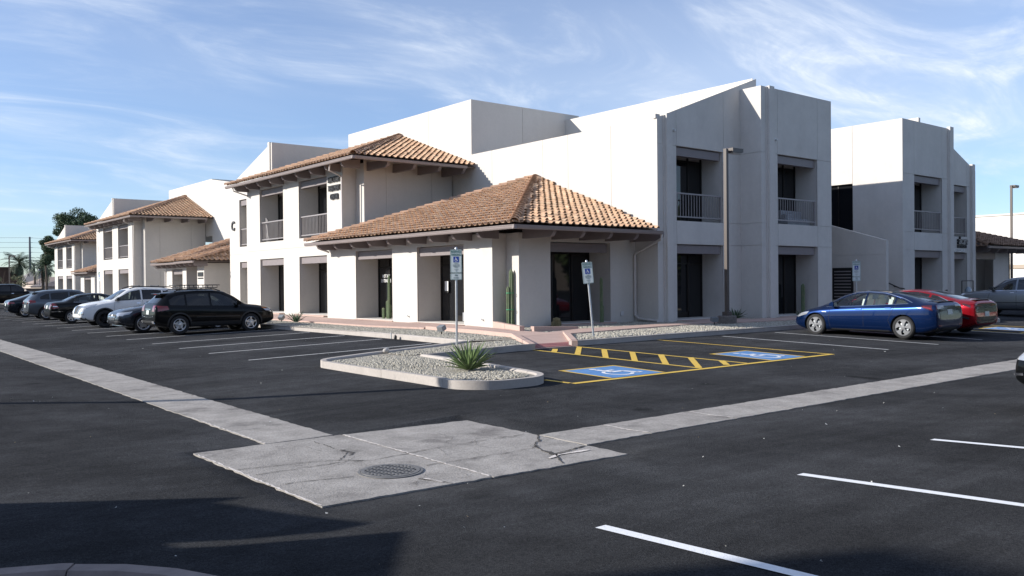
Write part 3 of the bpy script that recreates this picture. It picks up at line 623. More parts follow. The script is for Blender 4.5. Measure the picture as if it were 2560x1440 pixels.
def roof_slope(roof, A, B, T, single=0, pitch=.300, row=.375, m_=None, keep=None, key=None):
    """tiles on the triangle A-B (eave, seen from outside left to right) up to the apex T; the SINGLE nearest are objects, the rest one mesh"""
    A, B, T = Vector(A), Vector(B), Vector(T); e = (B-A).normalized(); n = e.cross(T-A).normalized(); u = n.cross(e).normalized()
    wA = (B-A).length; ta, tb = (T-A).dot(e), (T-A).dot(u); lst = []
    r = 0
    while r*row < tb:
        b = r*row; lo, hi_ = ta*b/tb, wA+(ta-wA)*b/tb; c = math.ceil((lo+.07)/pitch)
        while c*pitch < hi_-.07:
            a = c*pitch; O = A+e*a+u*(b-.05)+n*.03
            if keep is None or keep(O): lst.append(O+n*random.gauss(0, .006)+u*random.gauss(0, .012))
            c += 1
        r += 1
    base = Matrix((e, u, n)).transposed()
    if single:
        lst.sort(key=lambda p: p.length)
        for O in lst[:single]:
            o = bpy.data.objects.new('roof_tile', TILE_ME); COL.objects.link(o); o.parent = roof
            M4 = (base @ Matrix.Rotation(random.gauss(0, .022), 3, 'Z')).to_4x4(); M4.translation = O; o.matrix_local = M4
    rest = lst[single:]
    if rest:
        n_ = len(rest); Rm = np.array(base); j = RNG.normal(0, .022, n_)
        V = np.repeat(TV[None], n_, 0); c_, s_ = np.cos(j)[:, None], np.sin(j)[:, None]; V = np.stack([V[..., 0]*c_-V[..., 1]*s_, V[..., 0]*s_+V[..., 1]*c_, V[..., 2]], -1)
        V = V @ Rm.T + np.array([p[:] for p in rest])[:, None, :]; F = (TF[None]+(np.arange(n_)*len(TV))[:, None, None]).reshape(-1, 4)
        me = np_mesh('tile_field', V.reshape(-1, 3), F); me.materials.append(m_ or TILES); me.shade_smooth(); me.set_sharp_from_angle(angle=R(50))
        o = bpy.data.objects.new('tile_field', me); COL.objects.link(o); o.parent = roof; o['kind'] = 'stuff'
    return len(lst)
def hip(roof, A, T, single=True, m_=None, step=.38):
    A, T = Vector(A), Vector(T); d = (T-A).normalized(); L_ = (T-A).length; x = d.cross(Vector((0,0,1))).normalized(); n = x.cross(d).normalized()
    Rm = Matrix((x, d, n)).transposed(); k = 0; pts = []
    while k*step < L_-.1: pts.append(A+d*(k*step-.06)+n*.07); k += 1
    if single:
        for p in pts:
            o = bpy.data.objects.new('hip_cap', CAP_ME); COL.objects.link(o); o.parent = roof; M4 = (Rm @ Matrix.Rotation(random.gauss(0, .02), 3, 'Z')).to_4x4(); M4.translation = p; o.matrix_local = M4
    else:
        V = np.vstack([CV_ @ np.array(Rm).T + np.array(p[:]) for p in pts]); F = np.vstack([CF_+k*len(CV_) for k in range(len(pts))])
        me = np_mesh('hip_caps', V, F); me.materials.append(m_ or CAP); me.shade_smooth(); me.set_sharp_from_angle(angle=R(50)); o = bpy.data.objects.new('hip_caps', me); COL.objects.link(o); o.parent = roof; o['kind'] = 'stuff'
def gutter(b, P, Q, out_, mitre=(0, 0), m_=None):
    """ogee gutter hung along the eave P-Q, out_ = unit vector away from the roof"""
    P, Q, o = Vector(P)+b.off, Vector(Q)+b.off, Vector(out_); d = (Q-P).normalized(); P = P-d*mitre[0]; Q = Q+d*mitre[1]
    prof = [(.0,.0),(.125,.0),(.125,-.02),(.112,-.04),(.105,-.085),(.085,-.125),(.0,-.13)]
    vs = [E+o*x+Vector((0,0,z)) for E in (P, Q) for x, z in prof]; n = len(prof)
    MB().add(vs, [(i, (i+1)%n, n+(i+1)%n, n+i) for i in range(n)]+[tuple(range(n-1,-1,-1)), tuple(range(n, 2*n))]).build('gutter', m_ or GUTTER, b.root)
def rafter(b, P, dirn, L_, w=.15, h=.30, m_=None, slope=.36):
    """rafter tail from P (under the eave, outer end) back along -dirn for L_ metres, rounded nose"""
    P, o = Vector(P)+b.off, Vector(dirn); s = Vector((-o.y, o.x, 0))
    prof = [(0,.0),(0,-.08),(-.03,-.17),(-.10,-.25),(-.20,-h),(-L_,-h+.0),(-L_,L_*slope*.0+.10),(-.05,.0)]
    vs = [P+o*x+Vector((0,0,z))+s*q for q in (-w/2, w/2) for x, z in prof]; n = len(prof)
    MB().add(vs, [(i, (i+1)%n, n+(i+1)%n, n+i) for i in range(n)]+[tuple(range(n-1,-1,-1)), tuple(range(n, 2*n))]).build('rafter_tail', m_ or TRIM, b.root)
def hip_roof(b, x0, y0, y1, z, X1, apex, single=(0, 0), caps=True, tile=None, xe=None, name='tile_roof', keep=None):
    """half pyramid leaning on the wall X = X1: eaves along X = x0 and along Y = y0 and Y = y1"""
    o = b.off; A, B, T = Vector((x0, y0, z))+o, Vector((x0, y1, z))+o, Vector(apex)+o; C, D = Vector((xe or X1, y0, z))+o, Vector((X1, y1, z))+o
    mb = MB(); dz = Vector((0, 0, .055)); q = Vector((0, 0, -.02))
    pts = [A, B, C, D, T]; lo = [p-dz for p in pts]
    mb.add([p+q for p in pts]+lo, [(0,4,1),(0,2,4),(1,4,3),(5,6,9),(5,9,7),(6,8,9),(0,1,6,5),(0,5,7,2),(1,3,8,6),(2,7,9,4),(3,4,9,8)])
    r = mb.build(name, SHEATH, b.root); r.location = (0, 0, 0) if b.root is None else r.location
    n1 = roof_slope(r, A, C, T, single[0], m_=tile, keep=keep); n2 = roof_slope(r, B, A, T, single[1], m_=tile, keep=keep)
    hip(r, A, T, caps, CAP if tile is None else tile); hip(r, B, T, caps, CAP if tile is None else tile)
    return r
def downspout(b, pts, r=.042, m_=None):
    pts = [Vector(p)+b.off for p in pts]; MB().tube(pts, r, 8).build('downspout', m_ or DOWN, b.root, 40)

def main_mass(b, fine, letter=None, tower=True):
    """two-storey front under the upper tile roof (X = 18.8) and its set-back stair bay (X = 20)"""
    F_ = .43; up_, lo_ = (4.2, 7.06), (F_, 3.28)
    b.wall('X', 18.8, 35.62, 46.95, .2, 7.45, [(37.2,40.28,*lo_,'door'),(37.2,40.28,*up_),(42.15,45.2,*lo_),(42.15,45.2,*up_)], (), (3.75,))
    for ua, ub in ((37.2, 40.28), (42.15, 45.2)): b.railing('X', 18.8, ua+.12, ub, 4.32, 5.30, .12, fine)
    b.wall('Y', 35.62, 18.8, 19.5, .2, 7.45); b.wall('X', 19.48, 34.85, 35.61, .2, 7.45); b.wall('Y', 34.85, 19.48, 24.4, .2, 7.9, (), (20.65, 23.2), (3.75,) if not fine else ())
    b.wall('X', 20.0, 46.28, 52.8, .2, 10.0, [(50.05,51.2,*lo_),(50.05,51.2,*up_)], (), (3.75,), top=(46.28, 9.95, 52.8, 8.0))
    b.railing('X', 20.0, 50.17, 51.2, 4.32, 5.30, .12, fine)
    b.wall('Y', 46.28, 20.0, 27.0, 6.8, 9.95, (), (24.1,)); b.box3('X', 20.0, 46.45, 46.70, 7.4, 9.98, -.07, .03, 'pilaster', STUCCO)
    b.solid(20.2, 24.38, 35.7, 46.2, .2, 7.3); b.solid(21.3, 27.0, 46.4, 52.7, .2, 7.9)
    # closing surfaces so that no light leaks behind the faces
    b.poly([(18.8,46.95,.2),(20.0,46.95,.2),(20.0,46.95,7.45),(18.8,46.95,7.45)], 'wall_end', STUCCO)
    b.poly([(20.0,52.8,.2),(27,52.8,.2),(27,52.8,8.0),(20,52.8,8.0)], 'wall_end', STUCCO)
    b.poly([(20.0,46.28,9.95),(20.0,52.8,8.0),(27,52.8,8.0),(27,46.28,9.95)], 'parapet_slope', STUCCO)
    zE = 7.42
    r = hip_roof(b, 17.9, 32.9, 47.6, zE, 24.4, (24.4, 39.7, 9.75), (0, 0), fine, keep=lambda p: (p-b.off).y < 46.1 or (p-b.off).x < 19.9)
    gutter(b, (17.9, 32.9, zE), (17.9, 47.6, zE), (-1, 0, 0), (.12, .05)); gutter(b, (17.9, 32.9, zE), (23.85, 32.9, zE), (0, -1, 0), (.118, .0))
    for k in range(9): rafter(b, (18.0, 34.3+1.56*k, zE-.03), (-1, 0, 0), .95)
    for k in range(4): rafter(b, (19.7+1.38*k, 33.0, zE-.03), (0, -1, 0), 1.85)
    downspout(b, [(18.0, 35.3, zE-.1), (18.05, 35.45, zE-.35), (18.7, 35.52, zE-.6), (18.72, 35.54, 4.0), (18.72, 35.54, .4)], .045)
    downspout(b, [(17.95, 46.9, zE-.1), (18.0, 46.9, zE-.3), (18.7, 46.9, zE-.5), (19.9, 47.0, zE-.8)], .04)
    # tall white block behind the roof
def tall_block(b, y0=33.2, y1=45.45, z=10.7, slope=None):
    b.wall('X', 24.4, y0, y1, 7.0, z, (), (36.9, 40.9)); b.wall('Y', y0, 24.4, 31.5, 7.0, z, (), (27.6,))
    b.solid(24.45, 31.5, y0+.05, y1, 6.0, z-.02)

# --- building with the two tile roofs (nearest)
ROOT = (21.0, 30.0, .34)
bc = thing('office_building', 'nearest white stucco office with low tile pavilion, upper tile roof and letter C', 'building', ROOT)
b = Bld(bc)
main_mass(b, True); tall_block(b)
JZ = (3.32, 4.22, 7.07); LO, UPO = (.43, 3.32), (4.22, 7.07)
b.wall('X', 24.4, 21.5, 33.2, .2, 8.05, (), (23.9, 26.4, 28.0, 31.6), (), m_=STUCCO)
b.wall('Y', 21.5, 24.4, 29.52, .2, 10.4, [(25.49,28.33,*LO,'door'),(25.49,28.33,*UPO)], (25.49, 28.38), JZ, (24.4, 8.03, 30.6, 10.33), m_=STUCCO2)
b.wall('Y', 21.505, 29.5, 30.62, 9.0, 10.4, (), (), (), (24.4, 8.03, 30.6, 10.33), m_=STUCCO2)
b.wall('X', 29.5, 20.5, 21.5, .2, 9.73, (), (), JZ, m_=STUCCO2)
b.wall('Y', 20.5, 29.5, 34.68, .2, 9.73, [(30.63,33.55,*LO),(30.63,33.55,*UPO)], (30.63, 33.58), JZ, m_=STUCCO2)
for ua, ub, c in ((25.49, 28.30, 21.5), (30.63, 33.50, 20.5)): b.railing('Y', c, ua, ub, 4.36, 5.31, .10, True, .165)
b.box3('Y', 21.5, 24.80, 25.13, .2, 8.22, -.13, .03, 'pilaster', STUCCO2); b.box3('Y', 21.5, 24.72, 24.80, .2, 8.16, -.04, .03, 'pilaster_shadow_fin', STUCCO2)  # plain raised stucco strip beside each pilaster
b.box3('Y', 20.5, 29.90, 30.24, .2, 9.76, -.13, .03, 'pilaster', STUCCO2); b.box3('Y', 20.5, 29.82, 29.90, .2, 9.73, -.04, .03, 'pilaster_shadow_fin', STUCCO2)
b.solid(24.6, 34.68, 22.75, 33.3, .2, 7.6); b.solid(30.75, 34.66, 21.75, 33.1, .2, 9.5); b.solid(29.7, 34.66, 21.72, 22.7, .2, 7.8)
b.poly([(24.4,21.5,7.85),(30.6,21.5,7.85),(30.6,33.25,7.85),(24.4,33.25,7.85)], 'flat_roof', STUCCO2)
b.wall('X', 30.5, 21.6, 33.25, 7.8, 10.36, (), (25.4, 28.9)); b.solid(30.56, 30.72, 21.7, 33.1, 7.5, 10.34)
b.poly([(24.4,21.74,8.0),(30.6,21.74,10.3),(30.6,21.74,7.8),(24.4,21.74,7.8)], 'parapet_back', STUCCO); b.poly([(24.4,21.5,8.032),(30.6,21.5,10.332),(30.6,21.74,10.302),(24.4,21.74,8.002)], 'parapet_cap', STUCCO)
b.poly([(24.66,21.6,7.8),(24.66,33.2,7.8),(24.66,33.2,8.04),(24.66,21.6,8.04)], 'parapet_back', STUCCO); b.poly([(24.4,21.6,8.052),(24.66,21.6,8.052),(24.66,33.2,8.052),(24.4,33.2,8.052)], 'parapet_cap', STUCCO)
b.poly([(34.68,20.5,.2),(34.68,33.3,.2),(34.68,33.3,9.73),(34.68,20.5,9.73)], 'wall_end', STUCCO2); b.poly([(29.5,20.5,9.725),(34.68,20.5,9.725),(34.68,21.5,9.725),(29.5,21.5,9.725)], 'flat_roof', STUCCO); b.poly([(30.73,21.5,9.715),(34.68,21.5,9.715),(34.68,33.2,9.715),(30.73,33.2,9.715)], 'flat_roof', STUCCO)
b.poly([(24.42,21.52,.2),(24.42,22.74,.2),(24.42,22.74,7.6),(24.42,21.52,7.6)], 'wall_end', STUCCO)
b.box3('X', 24.4, 21.53, 21.66, 8.0, 8.17, -.05, .2, 'scupper', STUCCO2)
# pavilion
P0, P1z = .43, 3.30
b.wall('X', 18.0, 23.35, 35.68, .2, 3.62, [(25.03,28.12,P0,P1z,'door'),(29.97,32.99,P0,P1z,'door')], (), (), depth=1.18)
b.wall('Y', 23.35, 18.0, 18.63, .2, 3.62); b.wall('X', 18.61, 22.65, 23.34, .2, 3.62); b.wall('Y', 22.65, 18.61, 24.4, .2, 3.62, [(20.05,23.04,P0,3.34)], depth=1.2)
b.solid(19.3, 24.3, 23.95, 35.0, .2, 3.5)
PE = 3.74
b.pav = hip_roof(b, 17.05, 20.95, 35.75, PE, 24.4, (24.4, 28.5, 6.42), (235, 40), True, xe=23.9, keep=lambda p: (p.y < 34.9 or p.x < 18.9) and (p.x < 23.8 or p.y > 21.6))
gutter(b, (17.05, 20.95, PE), (17.05, 35.75, PE), (-1, 0, 0), (.12, .06)); gutter(b, (17.05, 20.95, PE), (23.9, 20.95, PE), (0, -1, 0), (.118, .05))
for k in range(9): rafter(b, (17.15, 23.1+1.47*k, PE-.03), (-1, 0, 0), .9)
for k in range(5): rafter(b, (18.85+1.33*k, 21.05, PE-.03), (0, -1, 0), 1.6)
downspout(b, [(24.05, 21.0, PE-.1), (24.05, 21.02, PE-.28), (24.3, 22.50, PE-.75), (24.3, 22.57, 3.0-.1), (24.3, 22.57, .62), (24.33, 22.4, .48), (24.33, 21.45, .42)], .05)
downspout(b, [(17.12, 34.9, PE-.1), (17.2, 34.95, PE-.25), (17.9, 35.3, PE-.4)], .04)
# lettering and fittings
for i, tx in enumerate(('SANCTUARY', 'TREATMENT', 'CENTER')): place(text_mb(tx, .36, .035, 1.12, bold=.008), FX((18.75, 36.36, 6.78-.40*i)) @ Matrix.Diagonal((.53, 1, 1, 1))).build('lettering', LETTER, bc)
place(text_mb('C', .80, .03, bold=.02), FX((19.96, 52.15, 5.5))).build('lettering', LETTER, bc)
place(text_mb('NOT AN\nENTRANCE', .20, .003, bold=.003), FX((19.05, 32.23, 2.12)) @ Matrix.Diagonal((.8, 1, 1, 1))).build('door_lettering', WHITEP, bc)
place(text_mb('NOT AN\nENTRANCE', .20, .003, bold=.003), TR((25.9, 22.52, 2.1))).build('door_lettering', WHITEP, bc)
MB().box(19.02, 19.04, 27.5, 27.72, 1.55, 1.98).build('notice_sheet', WHITEP, bc); MB().box(19.018, 19.03, 27.5, 27.72, 1.52, 1.60).build('notice_band', BLACK, bc)
MB().box(19.06, 19.09, 25.6, 26.6, .45, .78).build('kick_plate', STEEL, bc)
CAMW = mat('camera_shell', (.6, .6, .6), .4)
for x, y in ((25.28, 21.5), (30.42, 20.5)):
    MB().lathe([(.03,-.14),(.045,-.13),(.045,-.02),(.03,.0)], (x, y, 7.62), 'Y', 10).build('security_camera', CAMW, bc, 40); MB().box(x-.05, x+.05, y-.012, y, 7.66, 7.74).build('camera_bracket', CAMW, bc)
MB().box(18.56, 18.61, 22.95, 23.12, .62, .92).build('meter_box', BLACK, bc); MB().box(23.55, 23.70, 22.60, 22.65, .62, .78).build('outlet_cover', CAMW, bc)
for y in (23.9, 28.75): MB().tube([(17.99, y, .60), (17.93, y, .66), (17.90, y, .60)], .018, 6).build('hose_bib', STEEL, bc, 40)
# things on the balconies
SOFA = mat('grey_cushion', (.32, .33, .35), .9, bump=.3, bscale=25, var=.15, vscale=8)
sf = thing('patio_sofa', 'grey cushioned patio sofa behind the railing of the upper shaded balcony', 'sofa', (32.6, 21.2, 4.22))
mb = MB(); mb.cbox(31.75, 33.42, 20.78, 21.35, 4.225, 4.52, .05); mb.build('seat', SOFA, sf); MB().cbox(31.85, 33.40, 21.18, 21.40, 4.524, 4.88, .05).build('backrest', SOFA, sf); MB().cbox(31.78, 32.2, 20.85, 21.16, 4.524, 4.70, .05).build('cushion', SOFA, sf)
PLK = mat('weathered_plank', (.36, .34, .33), .8, var=.15, vscale=8)
pk = thing('leaning_boards', 'bundle of grey boards leaning behind the upper railing of the C office', 'boards', (19.3, 44.9, 4.2))
for k in range(3): MB().tube([(19.02+.02*k, 44.72-.07*k, 4.24), (19.08+.02*k, 44.95-.05*k, 5.55-.06*k)], .045, 4).build('board', PLK, pk)

# --- second building along the sunlit row
bb_ = thing('office_building', 'white stucco office with letter B beyond the row of parked cars', 'building', (22, 75, .3))
b2 = Bld(bb_, (1.2, 38.3, 0), 1)
main_mass(b2, False); tall_block(b2, 33.2, 44.5, 10.75)
place(text_mb('B', .80, .03, bold=.02), FX((21.16, 90.0, 5.4))).build('lettering', LETTER, bb_)
b2.solid(25.0, 32, 14.6, 33.2, .2, 8.0)
b2.poly([(24.4, 33.2, 10.7), (24.4, 14.6, 8.0), (24.4, 14.6, 1), (24.4, 33.2, 1)], 'wall_panel', STUCCO)
# its own lower pavilion, two hips one behind the other
b3 = Bld(bb_, (0, 0, 0), 1)
b3.wall('X', 19.3, 58.9, 63.3, .2, 3.3, [(59.7,61.9,.35,3.0)], (), (), depth=1.0); b3.wall('Y', 58.9, 19.3, 25, .2, 3.3); b3.solid(20.4, 25.3, 59.0, 63.2, .2, 3.3)
b3.wall('X', 19.0, 54.6, 55.9, .2, 3.3); b3.wall('Y', 54.6, 19.0, 25, .2, 3.3)
hip_roof(b3, 18.5, 58.4, 63.8, 3.42, 25.4, (25.4, 61.1, 5.75), (0, 0), False); gutter(b3, (18.5, 58.4, 3.42), (18.5, 63.8, 3.42), (-1, 0, 0), (.12, .05)); gutter(b3, (18.5, 58.4, 3.42), (24, 58.4, 3.42), (0, -1, 0))
for k in range(5): rafter(b3, (18.6, 59.0+1.1*k, 3.40), (-1, 0, 0), .9)
hip_roof(b3, 18.1, 53.9, 57.3, 3.42, 25.4, (25.4, 56.0, 5.4), (0, 0), False); gutter(b3, (18.1, 53.9, 3.42), (18.1, 57.3, 3.42), (-1, 0, 0), (.12, .05))
for k in range(4): rafter(b3, (18.2, 54.3+.95*k, 3.40), (-1, 0, 0), .9)
downspout(b3, [(18.55, 63.6, 3.3), (18.7, 63.6, 3.1), (19.22, 63.2, 2.9), (19.22, 63.2, .4)], .045)
MB().box(18.96, 18.99, 54.75, 55.7, 2.45, 2.72).build('name_board', BLACK, bb_); MB().box(18.96, 18.99, 54.75, 55.7, 2.30, 2.37).build('name_board', BLACK, bb_)
# --- third building, farthest along the row
ba = thing('office_building', 'farthest small white stucco office of the row, before the pine', 'building', (25, 115, .3))
b4 = Bld(ba, (5.0, 77.0, -.15), 0)
main_mass(b4, False); b4.solid(24.4, 30, 40.5, 46.2, 6, 10.1)
hip_roof(b4, 17.6, 24.0, 31.5, 3.5, 24, (24, 27.7, 5.6), (0, 0), False); gutter(b4, (17.6, 24.0, 3.5), (17.6, 31.5, 3.5), (-1, 0, 0)); b4.wall('X', 18.4, 24.6, 31, .2, 3.5, [(26.2,29.3,.4,3.1)], depth=1.0); b4.wall('Y', 24.6, 18.4, 24, .2, 3.5)
for k in range(6): rafter(b4, (17.7, 24.6+1.3*k, 3.47), (-1, 0, 0), .8)

# --- building across the stair gap on the shaded front
bd = thing('office_building', 'white stucco office beyond the outdoor stair, half in shadow', 'building', (47, 25, .34))
d = Bld(bd)
d.wall('X', 41.06, 20.5, 33, .2, 9.72, [(23.1,25.6,4.4,6.78)], (23.1,), (), m_=STUCCO2, depth=.25, lint=False)
d.wall('Y', 20.5, 41.06, 46.35, .2, 9.72, [(42.24,45.2,*LO),(42.24,45.2,*UPO)], (42.24, 45.22), JZ, m_=STUCCO2)
d.wall('Y', 21.5, 46.3, 51.55, .2, 10.1, [(47.6,50.42,*LO),(47.6,50.42,*UPO)], (47.6, 50.45), JZ, (46.3, 10.02, 51.55, 8.02), m_=STUCCO2)
d.box3('Y', 20.5, 45.85, 46.25, .2, 9.8, -.14, .03, 'pilaster', STUCCO2); d.box3('Y', 21.5, 50.85, 51.2, .2, 8.35, -.14, .03, 'pilaster', STUCCO2)
for ua, ub, c in ((42.24, 45.16, 20.5), (47.6, 50.40, 21.5)): d.railing('Y', c, ua, ub, 4.36, 5.31, .10, True, .17)
d.solid(41.5, 51.5, 22.8, 33, .2, 7.9); d.solid(41.5, 46.2, 21.8, 33, .2, 9.7); d.poly([(41.06,20.5,9.715),(46.35,20.5,9.715),(46.35,33,9.715),(41.06,33,9.715)], 'flat_roof', STUCCO)
d.poly([(46.35,20.5,.2),(46.35,21.5,.2),(46.35,21.5,9.72),(46.35,20.5,9.72)], 'wall_end', STUCCO2); d.poly([(46.3,21.5,10.02),(51.55,21.5,8.02),(51.55,33,8.02),(46.3,33,10.02)], 'shed_roof', STUCCO); d.poly([(51.55,21.5,.2),(51.55,33,.2),(51.55,33,8.02),(51.55,21.5,8.02)], 'wall_end', STUCCO2)
MB().box(50.0, 50.22, 24.0, 28, 7.5, 11.3).build('roof_hatch', STUCCO, bd)
for m_, dy in ((LETTER, -.05), (mat('sign_face', (.50, .48, .45), .5), -.115)): place(text_mb('alcare', .62 if dy > -.1 else .60, .045 if dy > -.1 else .004, .9, 'RIGHT', bold=.008 if dy > -.1 else -.006), TR((50.36, 21.5+dy, 3.98)) @ Matrix.Diagonal((.92, 1, 1, 1))).build('lettering', m_, bd)
place(text_mb('NETWORKS', .21, .02, 1.0, 'RIGHT', bold=.01), TR((50.28, 21.46, 3.66))).build('lettering', LETTER, bd); place(text_mb('SCOTTSDALE', .26, .01, 1.0, 'RIGHT', bold=.004), TR((50.02, 21.46, 3.44))).build('lettering', WHITEP, bd); MB().box(48.2, 50.05, 21.44, 21.48, 3.335, 3.35).build('sign_rule', LETTER, bd)
d.pvr = hip_roof(d, 51.7, 20.9, 27, 3.72, 52.2, (52.2, 24, 5.0), (0, 0), False, tile=TILED)
A_, B_, T_ = Vector((51.6, 20.9, 3.72)), Vector((60.5, 20.9, 3.72)), Vector((51.6, 26.0, 5.5))
mbr = MB().add([A_, B_, T_, A_-Vector((0,0,.06)), B_-Vector((0,0,.06)), T_-Vector((0,0,.06))], [(0,1,2),(3,5,4),(0,3,4,1),(1,4,5,2),(2,5,3,0)]).build('tile_roof', SHEATH, bd)
roof_slope(mbr, A_, B_, T_, 0, m_=TILED); hip(mbr, B_, T_, False, TILED)
gutter(d, (51.6, 20.9, 3.72), (60.5, 20.9, 3.72), (0, -1, 0)); d.wall('Y', 22.0, 55.2, 57.6, .2, 3.6, m_=STUCCO2); d.wall('Y', 23.4, 51.6, 57.6, .2, 3.6, m_=STUCCO2); d.box3('Y', 21.9, 51.6, 55.2, 3.0, 3.45, 0, .3, 'lintel', TRIM); d.solid(57.4, 57.6, 22.0, 24, .2, 3.55)
for k in range(7): rafter(d, (52.3+1.25*k, 21.0, 3.69), (0, -1, 0), 1.0)
# stair flank wall and handrail in the gap
sw = thing('stair_wall', 'sloping stucco flank wall of the outdoor stair between two offices', 'wall', (38, 21, .34))
w_ = Bld(sw); w_.wall('X', 38.0, 19.76, 24.5, .2, 5.6, (), (), (3.03,), top=(19.76, 3.67, 22.44, 4.48), m_=STUCCO2); w_.poly([(38.0,19.76,.2),(38.22,19.76,.2),(38.22,19.76,3.67),(38.0,19.76,3.67)], 'wall_end', STUCCO2)
w_.poly([(38.0,19.76,3.672),(38.22,19.76,3.672),(38.22,24.5,5.104),(38.0,24.5,5.104)], 'wall_coping', STUCCO); w_.poly([(38.22,19.76,.2),(38.22,24.5,.2),(38.22,24.5,5.1),(38.22,19.76,3.67)], 'wall_back', STUCCO2)
MB().box(37.93, 37.985, 21.35, 22.4, .95, 2.45).build('notice_case', BLACK, sw); 
for k in range(9): MB().box(37.915, 37.93, 21.45, 22.3, 1.05+.15*k, 1.10+.15*k).build('notice_bar', RAIL, sw)
hr = thing('stair_handrail', 'dark steel handrail running down the outdoor stair', 'handrail', (40, 20, .4))
MB().tube([(40.9, 22.6, 2.35), (40.9, 20.6, 1.45), (40.9, 20.35, 1.42)], .03, 8).build('rail', BLACK, hr, 40); MB().tube([(40.9, 20.9, 1.56), (41.04, 20.9, 1.50)], .02, 6).build('bracket', BLACK, hr, 40)
# link behind the gap
lk = thing('link_block', 'recessed white connecting block behind the outdoor stair', 'building', (38, 33, .3)); MB().box(34.7, 41.05, 30, 33, .2, 7.6).build('wall', STUCCO, lk); MB().box(35.2, 40.6, 29.96, 29.99, 4.4, 6.8).build('window', GLASSD, lk)
# ------------------------------------------------------------------ vehicles (local frame: +X forward, +Y left, wheels on z = 0)
def paint(name, col, metal=.5, rough=.28, flake=0):
    m_ = mat('L_paint_'+name, col, rough, metal, coat=.5 if max(col) > .02 else .32, spec=.1); return m_
CGL = glassmat('car_glass_clear', (.86, .92, .90)); CGT = glassmat('car_glass_tint', (.36, .41, .41)); CGD = glassmat('car_glass_privacy', (.045, .05, .052)); 
RUB = mat('L_tyre', (.018, .018, .019), .85, bump=.2, bscale=60); ALLOY = mat('L_alloy', (.58, .59, .61), .3, metal=.9); DARKRIM = mat('L_dark_rim', (.02, .02, .022), .35, metal=.6)
AERO = mat('L_aero_cover', (.15, .155, .165), .5, metal=.2); CHROME = mat('L_chrome', (.75, .76, .78), .12, metal=1); TRIMB = mat('L_trim_black', (.02, .02, .021), .55); SEAM = mat('L_panel_gap', (.004, .004, .005), .8)
SEAT = mat('L_seat', (.05, .05, .052), .8); SEATL = mat('L_seat_light', (.28, .285, .29), .75); SEATW = mat('L_seat_white', (.66, .67, .66), .7); HULL = mat('L_underbody', (.008, .008, .009), .9)
TAIL = mat('L_tail_lens', (.20, .006, .009), .12, coat=1); GLOSSK = mat('L_gloss_black', (.006, .007, .012), .25, coat=.4, spec=.2); TAILD = mat('L_tail_dark', (.05, .006, .008), .12, coat=1); HEAD = mat('L_head_lens', (.50, .52, .55), .08, metal=.55, coat=1); AMBER = mat('L_amber', (.5, .16, .03), .2, coat=1); PLATE = mat('L_plate', (.55, .58, .55), .45, var=.25, vscale=22); MIRR = mat('L_fog', (.7, .7, .72), .15, metal=.8)
def ev(o):
    bpy.context.view_layer.update(); dg = bpy.context.evaluated_depsgraph_get(); return bpy.data.meshes.new_from_object(o.evaluated_get(dg))
def interp(pts, x): p = np.array(pts); return float(np.interp(x, p[:, 0], p[:, 1]))
